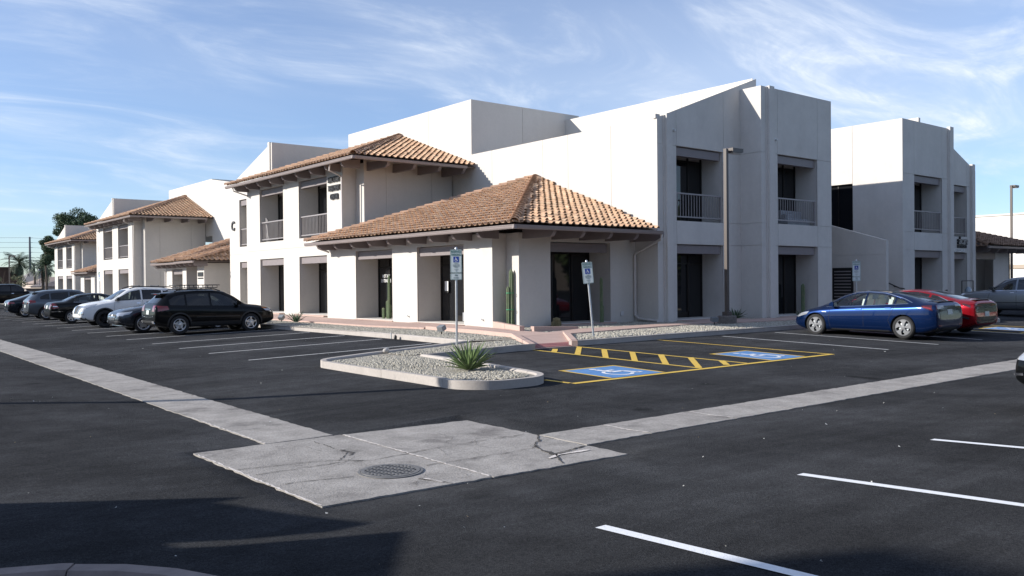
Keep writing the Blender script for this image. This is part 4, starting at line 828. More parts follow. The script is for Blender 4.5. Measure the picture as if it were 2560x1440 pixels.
class Car:
    def __init__(s, name, label, pos, heading, spec, paintm, group=None):
        s.S = spec; s.pm = paintm
        s.root = thing(name, label, spec.get('cat', 'car'), pos, heading, group); s.root['local'] = 1
        s.body()
    def body(s):
        S = s.S; top, belt, W2 = S['top'], S['belt'], S['W']/2; x0, x1 = top[0][0], top[-1][0]; zb0 = S.get('zb', .19)
        xs_ = sorted(set([x0, x0+.03, x0+.09, x0+.18, x0+.32, x1, x1-.03, x1-.09, x1-.18, x1-.32]+list(np.linspace(x0+.45, x1-.45, 22))+[p[0] for p in top[1:-1]]))
        q = [xs_[0]]
        for x in xs_[1:]:
            if x-q[-1] > .025: q.append(x)
        xs_ = q; rings = []; er, ef = S.get('end_r', .80), S.get('end_f', .74); rl = S.get('round', .55)
        for x in xs_:
            dr_, df = x-x0, x1-x; f = 1.0
            if dr_ < rl: f = min(f, er+(1-er)*math.sqrt(max(0, 1-(1-dr_/rl)**2)))
            if df < rl+.1: f = min(f, ef+(1-ef)*math.sqrt(max(0, 1-(1-df/(rl+.1))**2)))
            w = W2*f; zt = interp(top, x); be = min(interp(belt, x), zt-.015); zb = zb0+.16*max(0, 1-min(dr_, df)/.5)**1.5
            gh = zt-be; k = min(1, gh/.30); wr = W2*f*(.90*(1-k)+S.get('roofw', .70)*k) if gh < .30 else W2*f*S.get('roofw', .70)
            d8, d9 = min(.085, .42*gh), min(.022, .12*gh); zl = zb+.09
            ring = [(0, zb), (.78*w, zb), (.955*w, zb+.05), (.995*w, zb+.30*(be-zb)), (1.0*w, zb+.62*(be-zb)), (.99*w, be-.085 if be-zb > .25 else zb+.85*(be-zb)), (.958*w, be), (.958*w+(wr-.958*w)*.52, be+(zt-d8-be)*.53), (wr, zt-d8), (wr*.80, zt-d9), (wr*.4, zt-.004), (0, zt)]
            rings.append([(x, y, z) for y, z in ring]+[(x, -y, z) for y, z in ring[-2:0:-1]])
        n = len(rings[0]); vs = [p for r_ in rings for p in r_]; fs = [(i*n+k, i*n+(k+1)%n, (i+1)*n+(k+1)%n, (i+1)*n+k) for i in range(len(rings)-1) for k in range(n)]
        fs += [tuple(range(n-1,-1,-1)), tuple(range((len(rings)-1)*n, len(rings)*n))]
        me = MB().add(vs, fs).mesh('hull'); bm = bmesh.new(); bm.from_mesh(me); bmesh.ops.recalc_face_normals(bm, faces=bm.faces); bm.to_mesh(me); bm.free()
        o = bpy.data.objects.new('hull', me); COL.objects.link(o); md = o.modifiers.new('s', 'SUBSURF'); md.levels = md.render_levels = 2
        me2 = ev(o); o.modifiers.clear(); o.data = me2
        s.bvh = BVHTree.FromPolygons([v.co for v in me2.vertices], [p.vertices for p in me2.polygons]); s.x0, s.x1 = x0, x1
        # wheel wells
        rw = S['rw']; me2.materials.append(s.pm); cut = MB()
        for ax in (S['wb']/2, -S['wb']/2):
            for sy in (-1, 1): cut.lathe([(rw+S.get('well', .045), -.34), (rw+S.get('well', .045), .34)], (ax+S.get('dx', 0), sy*(W2-.10), rw+.01), 'Y', 40)
        s.bool(o, cut, HULL)
        # panes: cut the openings, hollow the cabin
        panes = []
        for nm, kind, A, B, gm in S['glass']:
            for side in ((1, -1) if kind == 'side' else (1,)): panes.append((nm, s.patch(kind, A, B, 12, 6, .0, side), gm))
        if S.get('hollow'):
            hx0, hx1 = S['cabin']; zt = lambda x: interp(top, x)-.075; cut = MB(); xs2 = np.linspace(hx0, hx1, 14); be = lambda x: interp(belt, x)-S.get('sink', .28)
            ringA = []
            for x in xs2:
                t_ = max(zt(x), be(x)+.05); wr = W2*S.get('roofw', .70)-.05; wl = W2*.90-.04; ringA.append([(x, wl, be(x)), (x, wl, min(be(x)+S.get('sink', .28)+.02, t_-.03)), (x, wr, t_), (x, -wr, t_), (x, -wl, min(be(x)+S.get('sink', .28)+.02, t_-.03)), (x, -wl, be(x))])
            k = 6; cut.add([p for r_ in ringA for p in r_], [(i*k+j, i*k+(j+1)%k, (i+1)*k+(j+1)%k, (i+1)*k+j) for i in range(13) for j in range(k)]+[tuple(range(k-1,-1,-1)), tuple(range(13*k, 14*k))])
            s.bool(o, cut, S.get('trim', SEAT))
            cut = MB()
            for nm, (P, Nn, nu, nv), gm in panes:
                c = sum(P, Vector())/len(P); a = [c+(p-c)*.985+n_*.10 for p, n_ in zip(P, Nn)]; b_ = [c+(p-c)*.985-n_*.14 for p, n_ in zip(P, Nn)]; m_ = len(P)
                f1 = [(i*(nv+1)+j, i*(nv+1)+j+1, (i+1)*(nv+1)+j+1, (i+1)*(nv+1)+j) for i in range(nu) for j in range(nv)]
                rim = [i*(nv+1) for i in range(nu+1)]+[nu*(nv+1)+j for j in range(1, nv+1)]+[i*(nv+1)+nv for i in range(nu-1, -1, -1)]+[j for j in range(nv-1, 0, -1)]
                cut.add(a+b_, f1+[tuple(m_+q for q in reversed(f)) for f in f1]+[(rim[i], m_+rim[i], m_+rim[(i+1)%len(rim)], rim[(i+1)%len(rim)]) for i in range(len(rim))])
            s.bool(o, cut, TRIMB)
            s.seats()
        o.name = 'body'; o.data.name = 'body'; o.parent = s.root; o.data.shade_smooth(); o.data.set_sharp_from_angle(angle=R(38)); s.b = o
        for nm, (P, Nn, nu, nv), gm in panes: s.sheet(nm, P, Nn, nu, nv, .003, gm)
    def bool(s, o, cut, m_):
        me = cut.mesh('cut'); bm = bmesh.new(); bm.from_mesh(me); bmesh.ops.recalc_face_normals(bm, faces=bm.faces); bm.to_mesh(me); bm.free(); me.materials.append(m_)
        c = bpy.data.objects.new('cut', me); COL.objects.link(c); md = o.modifiers.new('b', 'BOOLEAN'); md.object = c; md.operation = 'DIFFERENCE'; md.solver = 'EXACT'
        try: md.material_mode = 'TRANSFER'
        except Exception: pass
        old = o.data; new = ev(o); o.modifiers.clear()
        if len(new.polygons) > 200: o.data = new
        bpy.data.objects.remove(c)
    def ray(s, kind, a, b, side=1):
        if kind == 'side': O, D = Vector((a, 3*side, b)), Vector((0, -side, 0))
        elif kind == 'front': O, D = Vector((6, a, b)), Vector((-1, 0, 0))
        elif kind == 'rear': O, D = Vector((-6, a, b)), Vector((1, 0, 0))
        else: O, D = Vector((a, b, 4)), Vector((0, 0, -1))
        h = s.bvh.ray_cast(O, D); return (h[0], h[1]) if h[0] is not None else (None, None)
    def patch(s, kind, A, B, nu=8, nv=4, off=0, side=1):
        """grid between polylines A (lower) and B (upper), thrown onto the body along the view KIND"""
        def along(P, t):
            d = [0]
            for p, q in zip(P, P[1:]): d.append(d[-1]+math.dist(p, q))
            t *= d[-1]
            for i in range(len(P)-1):
                if t <= d[i+1]+1e-9: f = (t-d[i])/(d[i+1]-d[i]); return (P[i][0]+(P[i+1][0]-P[i][0])*f, P[i][1]+(P[i+1][1]-P[i][1])*f)
            return P[-1]
        pts, nn = [], []; last = None
        for i in range(nu+1):
            a, b = along(A, i/nu), along(B, i/nu)
            for j in range(nv+1):
                t = j/nv; u, v = a[0]+(b[0]-a[0])*t, a[1]+(b[1]-a[1])*t; h, n_ = s.ray(kind, u, v, side)
                if h is None:
                    h, n_ = last if last else (Vector((0, 0, .5)), Vector((0, 0, 1)))
                if kind == 'side' and n_.y*side < 0 or kind == 'front' and n_.x < 0 or kind == 'rear' and n_.x > 0 or kind == 'top' and n_.z < 0: n_ = -n_
                last = (h, n_); pts.append(h.copy()); nn.append(n_.copy())
        return pts, nn, nu, nv
    def sheet(s, name, P, Nn, nu, nv, off, m_, parent=None, th=.0):
        V_ = [p+n_*off for p, n_ in zip(P, Nn)]; f = [(i*(nv+1)+j, i*(nv+1)+j+1, (i+1)*(nv+1)+j+1, (i+1)*(nv+1)+j) for i in range(nu) for j in range(nv)]
        mb = MB().add(V_, f)
        if th:
            m0 = len(V_); mb.add([p+n_*(off-th) for p, n_ in zip(P, Nn)], []); rim = [i*(nv+1) for i in range(nu+1)]+[nu*(nv+1)+j for j in range(1, nv+1)]+[i*(nv+1)+nv for i in range(nu-1, -1, -1)]+[j for j in range(nv-1, 0, -1)]
            mb.f += [(rim[i], m0+rim[i], m0+rim[(i+1)%len(rim)], rim[(i+1)%len(rim)]) for i in range(len(rim))]
        return mb.build(name, m_, parent or s.root, 40)
    def on(s, name, kind, A, B, m_, off=.006, nu=8, nv=4, both=True, th=.012, parent=None):
        """a fitting that lies on the body; mirrored when both"""
        r_ = []
        for side in ((1, -1) if both else (1,)):
            if kind == 'side': P = s.patch(kind, A, B, nu, nv, 0, side)
            else: P = s.patch(kind, [(a*(side if kind != 'top' else 1), b*(side if kind == 'top' else 1)) for a, b in A], [(a*(side if kind != 'top' else 1), b*(side if kind == 'top' else 1)) for a, b in B], nu, nv)
            r_.append(s.sheet(name, *P, off, m_, parent, th))
        return r_
    def seam(s, pts, w=.009, kind='side', both=True, m_=None, name='panel_gap'):
        """thin dark line along a polyline"""
        A, B = [], []
        for i, p in enumerate(pts):
            a, b = pts[max(i-1, 0)], pts[min(i+1, len(pts)-1)]; d = math.dist(a, b); nx_, ny_ = -(b[1]-a[1])/d*w/2, (b[0]-a[0])/d*w/2
            A.append((p[0]-nx_, p[1]-ny_)); B.append((p[0]+nx_, p[1]+ny_))
        s.on(name, kind, A, B, m_ or SEAM, .0015, max(6, 4*len(pts)), 1, both, 0, s.b)
    def seats(s):
        S = s.S; be = interp(S['belt'], 0); m_ = S.get('seatm', SEAT); xf, xr = S.get('seatx', (.05, -.85)); z0 = be-.28
        for x, ys_ in ((xf, (-.38, .38)), (xr, (-.42, 0, .42))):
            for y in ys_:
                w = .24 if x == xf else .20; mb = MB(); M4 = Matrix.Translation((x-.10, y, z0+.26)) @ Matrix.Rotation(R(-14), 4, 'Y'); mb.mbox(M4, .06, w, .27); mb.build('seat', m_, s.root)
                mb = MB(); M4 = Matrix.Translation((x-.17, y, z0+.57)) @ Matrix.Rotation(R(-10), 4, 'Y'); mb.mbox(M4, .04, .12, .075); mb.build('headrest', m_, s.root)
        st = MB().lathe([(.165,-.012),(.18,0),(.165,.012),(.15,0)], (0, 0, 0), 'X', 16, True); place(st, Matrix.Translation((xf+.52, .38, be+.02)) @ Matrix.Rotation(R(-25), 4, 'Y')).build('steering_wheel', TRIMB, s.root, 40)
        MB().cbox(xf+.62, xf+.98, -.66, .66, be-.20, be+.03, .05).build('dashboard', TRIMB, s.root)
    def wheels(s, kind='spoke', rimm=None, n=5, backm=None):
        S = s.S; rw, rr = S['rw'], S['rr']; W2 = S['W']/2; tw = S.get('tw', .22); rimm = rimm or ALLOY; proto = None
        for ax in (S['wb']/2, -S['wb']/2):
            for sy in (1, -1):
                c = (ax+S.get('dx', 0), sy*(W2-.025), rw); o = -sy
                mb = MB().lathe([(rr-.01, o*tw*.9), (rw-.035, o*tw), (rw, o*tw*.85), (rw, o*tw*.15), (rw-.03, 0), (rr+.012, -o*.004), (rr-.005, o*.02)], c, 'Y', 32, True); wh = mb.build('wheel', RUB, s.root, 35)
                MB().lathe([(rr+.004, o*.012), (rr-.012, o*.002), (rr-.028, o*.012), (rr-.03, o*.10), (rr+.004, o*.10)], c, 'Y', 32, True).build('rim', rimm, wh, 35)
                MB().lathe([(rr-.02, o*.085), (.001, o*.085)], c, 'Y', 24).build('wheel_back', backm or HULL, wh)
                MB().lathe([(rr*.62, o*.078), (rr*.62, o*.060), (.05, o*.058)], c, 'Y', 20).build('brake_disc', STEEL if rimm is not DARKRIM else HULL, wh, 30)
                mb = MB()
                for k in range(n):
                    a = 2*math.pi*k/n+.3
                    def pp(r_, da, d): return (c[0]+r_*math.cos(a+da), c[1]+o*d, c[2]+r_*math.sin(a+da))
                    if kind == 'aero':
                        q = [pp(.05, -.5, .004), pp(.05, .5, .004), pp(rr*.55, .40, .000), pp(rr-.012, .46, .008), pp(rr-.012, .16, .006), pp(rr-.012, -.16, .006), pp(rr-.012, -.44, .008), pp(rr*.55, -.18, .0)]
                        mb.prism(q, (0, o*.012, 0))
                    elif kind == 'twin':
                        for e in (-.16, .16): mb.prism([pp(.045, e*1.6-.35, .012), pp(.045, e*1.6+.35, .012), pp(rr-.015, e+.075, .008), pp(rr-.015, e-.075, .008)], (0, o*.03, 0))
                    else:
                        mb.prism([pp(.05, -.62, .014), pp(.05, .62, .014), pp(rr*.5, .16, .006), pp(rr-.012, .17, .008), pp(rr-.012, -.17, .008), pp(rr*.5, -.16, .006)], (0, o*.032, 0))
                mb.build('spokes', AERO if kind == 'aero' else rimm, wh, 30)
                MB().lathe([(.062, o*.016), (.058, -o*.002), (.02, -o*.006)], c, 'Y', 16).build('hub_cap', rimm, wh, 35)
    def mirror(s, x, z, m_=None, cover=None):
        W2 = s.S['W']/2
        for sy in (1, -1):
            h, n_ = s.ray('side', x, z, sy); y = abs(h.y) if h else W2*.9
            mb = MB(); M4 = Matrix.Translation((x-.02, sy*(y+.13), z+.06)); pr = [(-.075,-.07),(-.09,.02),(-.06,.085),(.02,.075),(.085,.01),(.07,-.06)]
            mb.prism([M4 @ Vector((a*.9, -sy*.085, b_)) for a, b_ in pr], (0, sy*.19, -.0)); o = mb.build('mirror', cover or s.pm, s.root, 40); o.data.polygons[0].use_smooth = False
            MB().tube([(x+.02, sy*(y-.02), z-.01), (x, sy*(y+.07), z+.02)], .028, 6).build('mirror_arm', TRIMB, o)
            MB().box(x-.106, x-.102, sy*(y+.13)-.075, sy*(y+.13)+.075, z+.0, z+.125).build('mirror_glass', CHROME, o)
    def handles(s, pts, m_=None, ln=.17):
        for x, z in pts: s.on('door_handle', 'side', [(x-ln/2, z-.014), (x+ln/2, z-.014)], [(x-ln/2, z+.014), (x+ln/2, z+.014)], m_ or s.pm, .022, 4, 2, True, .02)
    def arches(s, m_, w=.06, sill=True, up=.0):
        S = s.S; rw = S['rw']+S.get('well', .045)-.006
        for ax in (S['wb']/2, -S['wb']/2):
            cx = ax+S.get('dx', 0); zc = S['rw']+.01; aa = [R(-8+196*k/16) for k in range(17)]
            A = [(cx+rw*math.cos(t), zc+rw*math.sin(t)) for t in aa]; B = [(cx+(rw+w)*math.cos(t), zc+(rw+w)*math.sin(t)) for t in aa]
            s.on('wheel_arch', 'side', A, B, m_, .010, 22, 2, True, .02)
        if sill:
            a, b = -S['wb']/2+S.get('dx', 0)+rw+w*.6, S['wb']/2+S.get('dx', 0)-rw-w*.6; zb = S.get('zb', .19)
            s.on('sill', 'side', [(a, zb+.06), (b, zb+.06)], [(a+.02, zb+.20), (b-.02, zb+.20)], m_, .010, 8, 2, True, .02)
    def plate(s, kind, z, y=0, w=.15, h=.075, th=.02): s.on('number_plate', kind, [(y-w, z-h), (y+w, z-h)], [(y-w, z+h), (y+w, z+h)], PLATE, .014, 4, 2, False, th)

def windows_side(pts_lo, pts_hi, splits, gm, names='side_window', gap=.035):
    """cut one daylight opening into panes: lower and upper edges as (x, z) lists (rear to front), splits = x of pillars"""
    lo = lambda x: interp(pts_lo, x); hi_ = lambda x: interp(pts_hi, x); xs_ = [pts_lo[0][0]]+list(splits)+[pts_lo[-1][0]]; out_ = []
    for i, (a, b_) in enumerate(zip(xs_, xs_[1:])):
        a2 = a+(gap if i else 0); b2 = b_-(gap if i < len(xs_)-2 else 0); xx = np.linspace(a2, b2, 7)
        out_.append((names, 'side', [(x, lo(x)) for x in xx], [(x, max(hi_(x), lo(x)+.012)) for x in xx], gm[i] if isinstance(gm, (list, tuple)) else gm))
    return out_
ZG = lambda x, y: gz(x, y)+.002
def lerp2(a, b, t): return a+(b-a)*t

# black wagon crossover with a roof basket, nose to the kerb
S1 = dict(W=1.78, wb=2.635, dx=-.03, rw=.345, rr=.225, zb=.24, roofw=.70, belt=[(-2.2,.98),(-1.9,1.02),(-1,.985),(0,.96),(.9,.93),(1.3,.92),(2.2,.80)],
  top=[(-2.21,.60),(-2.19,.98),(-2.12,1.10),(-2.02,1.20),(-1.86,1.36),(-1.70,1.50),(-1.3,1.57),(-.6,1.61),(.0,1.60),(.35,1.555),(.78,1.36),(1.12,1.10),(1.25,1.05),(1.7,1.0),(2.0,.94),(2.15,.85),(2.22,.72),(2.25,.52)],
  hollow=True, cabin=(-1.75, 1.0), end_r=.90, end_f=.80, glass=windows_side([(-1.68,1.06),(-1.2,1.035),(0,1.01),(.88,.985)], [(-1.68,1.24),(-1.45,1.38),(-1.0,1.445),(-.3,1.465),(.2,1.44),(.55,1.28),(.88,1.03)], (-1.1, -.22), [CGD, CGD, CGT])+
  [('windscreen','top',[(1.10,-.60),(1.16,0),(1.10,.60)],[(.40,-.50),(.44,0),(.40,.50)],CGT), ('rear_window','rear',[(-.60,1.13),(.60,1.13)],[(-.50,1.40),(.50,1.40)],CGD)])
BLK = paint('black', (.003, .0033, .004), .0, .3)
c = Car('wagon', 'black crossover wagon with a roof basket parked nose to the kerb', (11.37, 32.22, ZG(11.4, 32.2)), 0, S1, BLK, 'cars parked before the sunlit offices')
c.wheels('spoke', ALLOY, 5); c.mirror(.80, 1.03); c.handles([(-.05,.90),(-.95,.91)]); c.arches(TRIMB, .055)
for p in ([(.98,.36),(1.0,.75),(.92,.97)], [(-.20,.34),(-.20,.98)], [(-1.05,.42),(-1.02,.7),(-1.16,1.02)]): c.seam(p)
c.on('tail_light','side',[(-2.10,.84),(-1.72,.90)],[(-2.10,1.04),(-1.76,1.03)],TAIL); c.on('tail_light','rear',[(.46,.84),(.74,.84)],[(.52,1.05),(.72,1.05)],TAIL)
c.on('headlight','side',[(1.86,.78),(2.12,.72)],[(1.72,.91),(2.06,.86)],HEAD); c.on('headlight','front',[(.44,.70),(.78,.74)],[(.44,.82),(.74,.88)],HEAD); c.on('turn_lamp','side',[(1.76,.865),(1.92,.84)],[(1.72,.91),(1.90,.895)],AMBER,.012)
c.on('bumper_trim','rear',[(-.82,.32),(.82,.32)],[(-.80,.50),(.80,.50)],TRIMB,.012,10,3,False); c.on('fog_lamp','rear',[(.56,.42),(.74,.42)],[(.56,.50),(.74,.50)],MIRR,.022); c.on('bumper_step','rear',[(-.7,.62),(.7,.62)],[(-.7,.655),(.7,.655)],CHROME,.014,10,1,False); c.plate('rear', .80); c.on('tailgate_trim','rear',[(-.30,.90),(.30,.90)],[(-.30,.925),(.30,.925)],CHROME,.012,6,1,False)
MB().cbox(-1.93, -1.60, -.54, .54, 1.425, 1.478, .02).build('spoiler', BLK, c.root); MB().box(-1.936, -1.92, -.16, .16, 1.435, 1.455).build('brake_lamp', TAIL, c.root)
c.on('lower_trim','side',[(-.75,.60),(.85,.60)],[(-.75,.625),(.85,.625)],TRIMB,.008,8,1)
for sy in (1, -1): MB().tube([(-1.45, sy*.56, 1.53), (-1.3, sy*.56, 1.60), (.0, sy*.56, 1.62), (.22, sy*.56, 1.545)], .02, 6).build('roof_rail', TRIMB, c.root, 40)
bk = MB()
def loop(z, x0, x1, w, r=.014):
    p = [(x0, -w*.7, z), (x0+.1, -w, z), (x1-.25, -w, z), (x1, -w*.55, z), (x1, w*.55, z), (x1-.25, w, z), (x0+.1, w, z), (x0, w*.7, z), (x0, -w*.7, z)]; bk.tube(p, r, 5)
loop(1.665, -1.15, .22, .50, .017); loop(1.765, -1.32, .30, .56, .017)
for k in range(8):
    x = -1.05+.17*k; bk.tube([(x, -.50, 1.665), (x, .50, 1.665)], .010, 4)
    for sy in (1, -1): bk.tube([(x, sy*.50, 1.665), (x-.02, sy*.555, 1.765)], .010, 4)
for x in (-.9, -.1):
    for sy in (1, -1): bk.tube([(x, sy*.52, 1.665), (x, sy*.56, 1.60)], .018, 5)
bk.build('roof_basket', TRIMB, c.root, 50)

# graphite coupe-like saloon, nose out
S2 = dict(W=1.80, wb=2.84, dx=.0, rw=.33, rr=.235, zb=.17, roofw=.68, belt=[(-2.3,.92),(-1.5,.95),(0,.93),(1.0,.90),(1.6,.84),(2.3,.66)],
  top=[(-2.30,.62),(-2.26,.88),(-2.15,.98),(-1.85,1.05),(-1.4,1.20),(-.9,1.37),(-.3,1.44),(.1,1.43),(.45,1.36),(.95,1.10),(1.12,1.02),(1.6,.95),(2.02,.87),(2.22,.78),(2.31,.66),(2.35,.48)],
  hollow=False, glass=windows_side([(-1.5,1.0),(0,.985),(.85,.965)], [(-1.5,1.06),(-1.1,1.27),(-.4,1.37),(.1,1.36),(.4,1.27),(.85,1.0)], (-.95, -.1), GLASSD)+[('windscreen','top',[(1.02,-.60),(1.08,0),(1.02,.60)],[(.46,-.50),(.50,0),(.46,.50)],GLASSD), ('rear_window','top',[(-1.75,.50),(-1.75,-.50)],[(-1.0,.47),(-1.0,-.47)],GLASSD)])
GRA = paint('graphite', (.045, .050, .060), .75, .25)
def merc(name, label, pos, hd, pm):
    c = Car(name, label, pos, hd, S2, pm, 'cars parked before the sunlit offices'); c.wheels('twin', ALLOY, 5); c.mirror(.82, .99); c.handles([(.0,.86),(-.9,.87)], CHROME)
    c.on('headlight','front',[(.44,.66),(.82,.63)],[(.44,.745),(.80,.77)],HEAD); c.on('headlight','side',[(1.92,.70),(2.12,.66)],[(1.80,.80),(2.08,.76)],HEAD)
    c.on('grille','front',[(-.40,.48),(.40,.48)],[(-.46,.68),(.46,.68)],TRIMB,.010,10,3,False); c.on('grille_bar','front',[(-.44,.575),(.44,.575)],[(-.44,.60),(.44,.60)],CHROME,.022,8,1,False); MB().lathe([(.085,-.01),(.10,0),(.085,.01),(.075,0)], (2.345, 0, .59), 'X', 20, True).build('badge', CHROME, c.root, 40)
    c.on('air_intake','front',[(.50,.30),(.80,.34)],[(.46,.44),(.78,.46)],TRIMB,.010); c.on('lower_lip','front',[(-.80,.235),(.80,.235)],[(-.80,.27),(.80,.27)],CHROME,.012,12,1,False); c.on('intake_trim','front',[(.48,.37),(.80,.40)],[(.48,.385),(.80,.415)],CHROME,.02,4,1)
    for p in ([(.92,.3),(.95,.7),(.85,.95)], [(-.12,.3),(-.12,.97)]): c.seam(p)
    c.on('tail_light','rear',[(.40,.80),(.80,.78)],[(.40,.88),(.78,.88)],TAIL); c.seam([(1.08,.70),(1.7,.66),(2.1,.55)], .008, 'top'); return c
merc('saloon_car', 'graphite saloon parked nose out beside the black wagon', (11.0, 35.05, ZG(11, 35)), math.pi, GRA)

# white SUV, nose out
S3 = dict(W=1.84, wb=2.705, dx=.03, rw=.365, rr=.24, zb=.24, roofw=.72, belt=[(-2.3,1.10),(-1.2,1.10),(0,1.08),(1.0,1.04),(1.5,.98),(2.3,.80)],
  top=[(-2.31,.70),(-2.27,1.05),(-2.18,1.25),(-2.0,1.48),(-1.82,1.60),(-1.2,1.67),(-.4,1.70),(.1,1.68),(.45,1.60),(.95,1.27),(1.18,1.13),(1.6,1.08),(2.02,1.0),(2.24,.86),(2.34,.60)],
  hollow=True, cabin=(-1.7, .95), glass=windows_side([(-1.75,1.20),(-1.0,1.17),(0,1.15),(.95,1.11)], [(-1.75,1.34),(-1.4,1.50),(-.8,1.58),(-.1,1.585),(.3,1.52),(.95,1.16)], (-1.05, -.15), [CGD, CGD, CGT])+[('windscreen','top',[(1.08,-.64),(1.14,0),(1.08,.64)],[(.42,-.53),(.46,0),(.42,.53)],CGL), ('rear_window','rear',[(-.60,1.2),(.60,1.2)],[(-.54,1.5),(.54,1.5)],CGD)])
WHT = paint('white', (.70, .71, .72), .0, .35)
c = Car('suv', 'white SUV with black wheels parked nose out', (10.93, 40.62, ZG(11, 40.6)), math.pi, S3, WHT, 'cars parked before the sunlit offices')
c.wheels('twin', DARKRIM, 5); c.mirror(.88, 1.13, cover=TRIMB); c.handles([(.0,1.0),(-.9,1.01)], CHROME); c.arches(TRIMB, .06)
c.on('headlight','front',[(.46,.80),(.84,.84)],[(.46,.90),(.80,.96)],HEAD); c.on('headlight','side',[(1.82,.90),(2.12,.80)],[(1.66,1.0),(2.06,.94)],HEAD)
c.on('grille','front',[(-.30,.58),(.30,.58)],[(-.46,.90),(.46,.90)],TRIMB,.012,10,4,False); c.on('grille_bar','front',[(-.30,.58),(-.24,.58)],[(-.44,.90),(-.36,.90)],CHROME,.026,2,4); c.on('fog_lamp','front',[(.56,.52),(.82,.56)],[(.56,.62),(.80,.68)],MIRR,.016); c.on('bumper_lip','front',[(-.8,.30),(.8,.30)],[(-.82,.42),(.82,.42)],TRIMB,.012,12,2,False); c.on('skid_plate','front',[(-.5,.33),(.5,.33)],[(-.5,.38),(.5,.38)],CHROME,.022,6,1,False)
for p in ([(.98,.42),(1.02,.85),(.95,1.1)], [(-.17,.38),(-.17,1.14)], [(-1.05,.45),(-1.02,.8),(-1.16,1.17)]): c.seam(p)
c.seam([(1.2,.72),(1.7,.70),(2.1,.60)], .01, 'top')
for sy in (1, -1): MB().tube([(-1.6, sy*.60, 1.63), (-1.45, sy*.60, 1.70), (.0, sy*.60, 1.735), (.30, sy*.60, 1.64)], .022, 6).build('roof_rail', TRIMB, c.root, 40)
for x in (-.95, -.1): MB().tube([(x, -.64, 1.76), (x, .64, 1.76)], .022, 6).build('cross_bar', TRIMB, c.root, 40)

# black saloon, tail to the aisle, see-through cabin
S4 = dict(S2, rw=.315, rr=.205, wb=2.715, dx=.05, W=1.73, zb=.19, hollow=True, cabin=(-1.3, .95), roofw=.68, belt=[(-2.25,.90),(-1.5,.95),(0,.94),(1.0,.92),(1.6,.86),(2.3,.66)],
  top=[(-2.25,.60),(-2.21,.90),(-2.12,1.01),(-1.9,1.04),(-1.55,1.07),(-1.2,1.24),(-.85,1.38),(-.3,1.43),(.15,1.42),(.5,1.33),(1.0,1.05),(1.12,1.0),(1.6,.96),(2.0,.89),(2.2,.78),(2.28,.66),(2.31,.48)],
  glass=windows_side([(-1.22,1.03),(0,1.0),(.85,.985)], [(-1.22,1.06),(-1.0,1.22),(-.6,1.33),(.1,1.345),(.4,1.26),(.85,1.02)], (-.1,), CGL)+[('windscreen','top',[(1.02,-.58),(1.08,0),(1.02,.58)],[(.50,-.48),(.54,0),(.50,.48)],CGL), ('rear_window','top',[(-1.50,.54),(-1.50,-.54)],[(-.98,.47),(-.98,-.47)],CGL)])
c = Car('saloon_car', 'black saloon with rounded red tail lamps parked tail out', (10.72, 46.12, ZG(10.7, 46)), 0, S4, BLK, 'cars parked before the sunlit offices')
c.wheels('spoke', ALLOY, 7); c.mirror(.80, 1.0); c.on('tail_light','rear',[(.42,.72),(.72,.68)],[(.50,.86),(.70,.98)],TAIL); c.on('tail_light','side',[(-2.16,.70),(-1.86,.74)],[(-2.12,.97),(-1.98,.90)],TAIL); c.on('reversing_lamp','side',[(-2.12,.80),(-1.92,.80)],[(-2.12,.84),(-1.95,.83)],MIRR,.014)
c.on('bumper_strip','side',[(-2.2,.56),(-1.7,.56)],[(-2.2,.58),(-1.7,.58)],CHROME,.012); c.on('bumper_strip','rear',[(-.74,.56),(.74,.56)],[(-.74,.58),(.74,.58)],CHROME,.012,10,1,False); c.plate('rear', .78); c.on('window_trim','side',[(-1.22,.995),(.8,.965)],[(-1.22,1.01),(.8,.98)],CHROME,.010,8,1)
for p in ([(-.10,.32),(-.10,1.0)], [(.95,.35),(.92,.97)], [(-1.0,.45),(-1.05,.8),(-1.15,1.02)]): c.seam(p)
# grey hatch crossover, tail out
S5 = dict(S1, W=1.80, hollow=False, dx=0, wb=2.70, rw=.34, zb=.22, rr=.235, glass=windows_side([(-1.62,1.10),(-1.2,1.07),(0,1.03),(.88,.995)], [(-1.62,1.22),(-1.35,1.36),(-.9,1.43),(-.3,1.455),(.2,1.43),(.55,1.28),(.88,1.04)], (-1.15, -.22), GLASSD)+[('windscreen','top',[(1.10,-.60),(1.16,0),(1.10,.60)],[(.40,-.50),(.44,0),(.40,.50)],GLASSD), ('rear_window','rear',[(-.62,1.12),(.62,1.12)],[(-.50,1.38),(.50,1.38)],GLASSD)])
GRY = paint('slate', (.10, .115, .135), .7, .28)
c = Car('hatchback', 'slate grey hatchback crossover with oval tail lamps parked tail out', (10.72, 51.9, ZG(10.7, 52)), 0, S5, GRY, 'cars parked before the sunlit offices')
c.wheels('twin', ALLOY, 5); c.mirror(.80, 1.03); c.on('tail_light','rear',[(.44,.86),(.72,.84)],[(.44,1.02),(.74,1.04)],TAIL); c.on('tail_light','side',[(-2.14,.86),(-1.84,.92)],[(-2.12,1.04),(-1.86,1.03)],TAIL); c.on('bumper_trim','rear',[(-.78,.30),(.78,.30)],[(-.76,.44),(.76,.44)],TRIMB,.012,10,3,False); c.on('exhaust_trim','rear',[(.42,.40),(.72,.42)],[(.42,.46),(.72,.48)],CHROME,.02); c.plate('rear', .72); MB().cbox(-1.90, -1.58, -.54, .54, 1.425, 1.478, .02).build('spoiler', GRY, c.root); c.arches(TRIMB, .04)
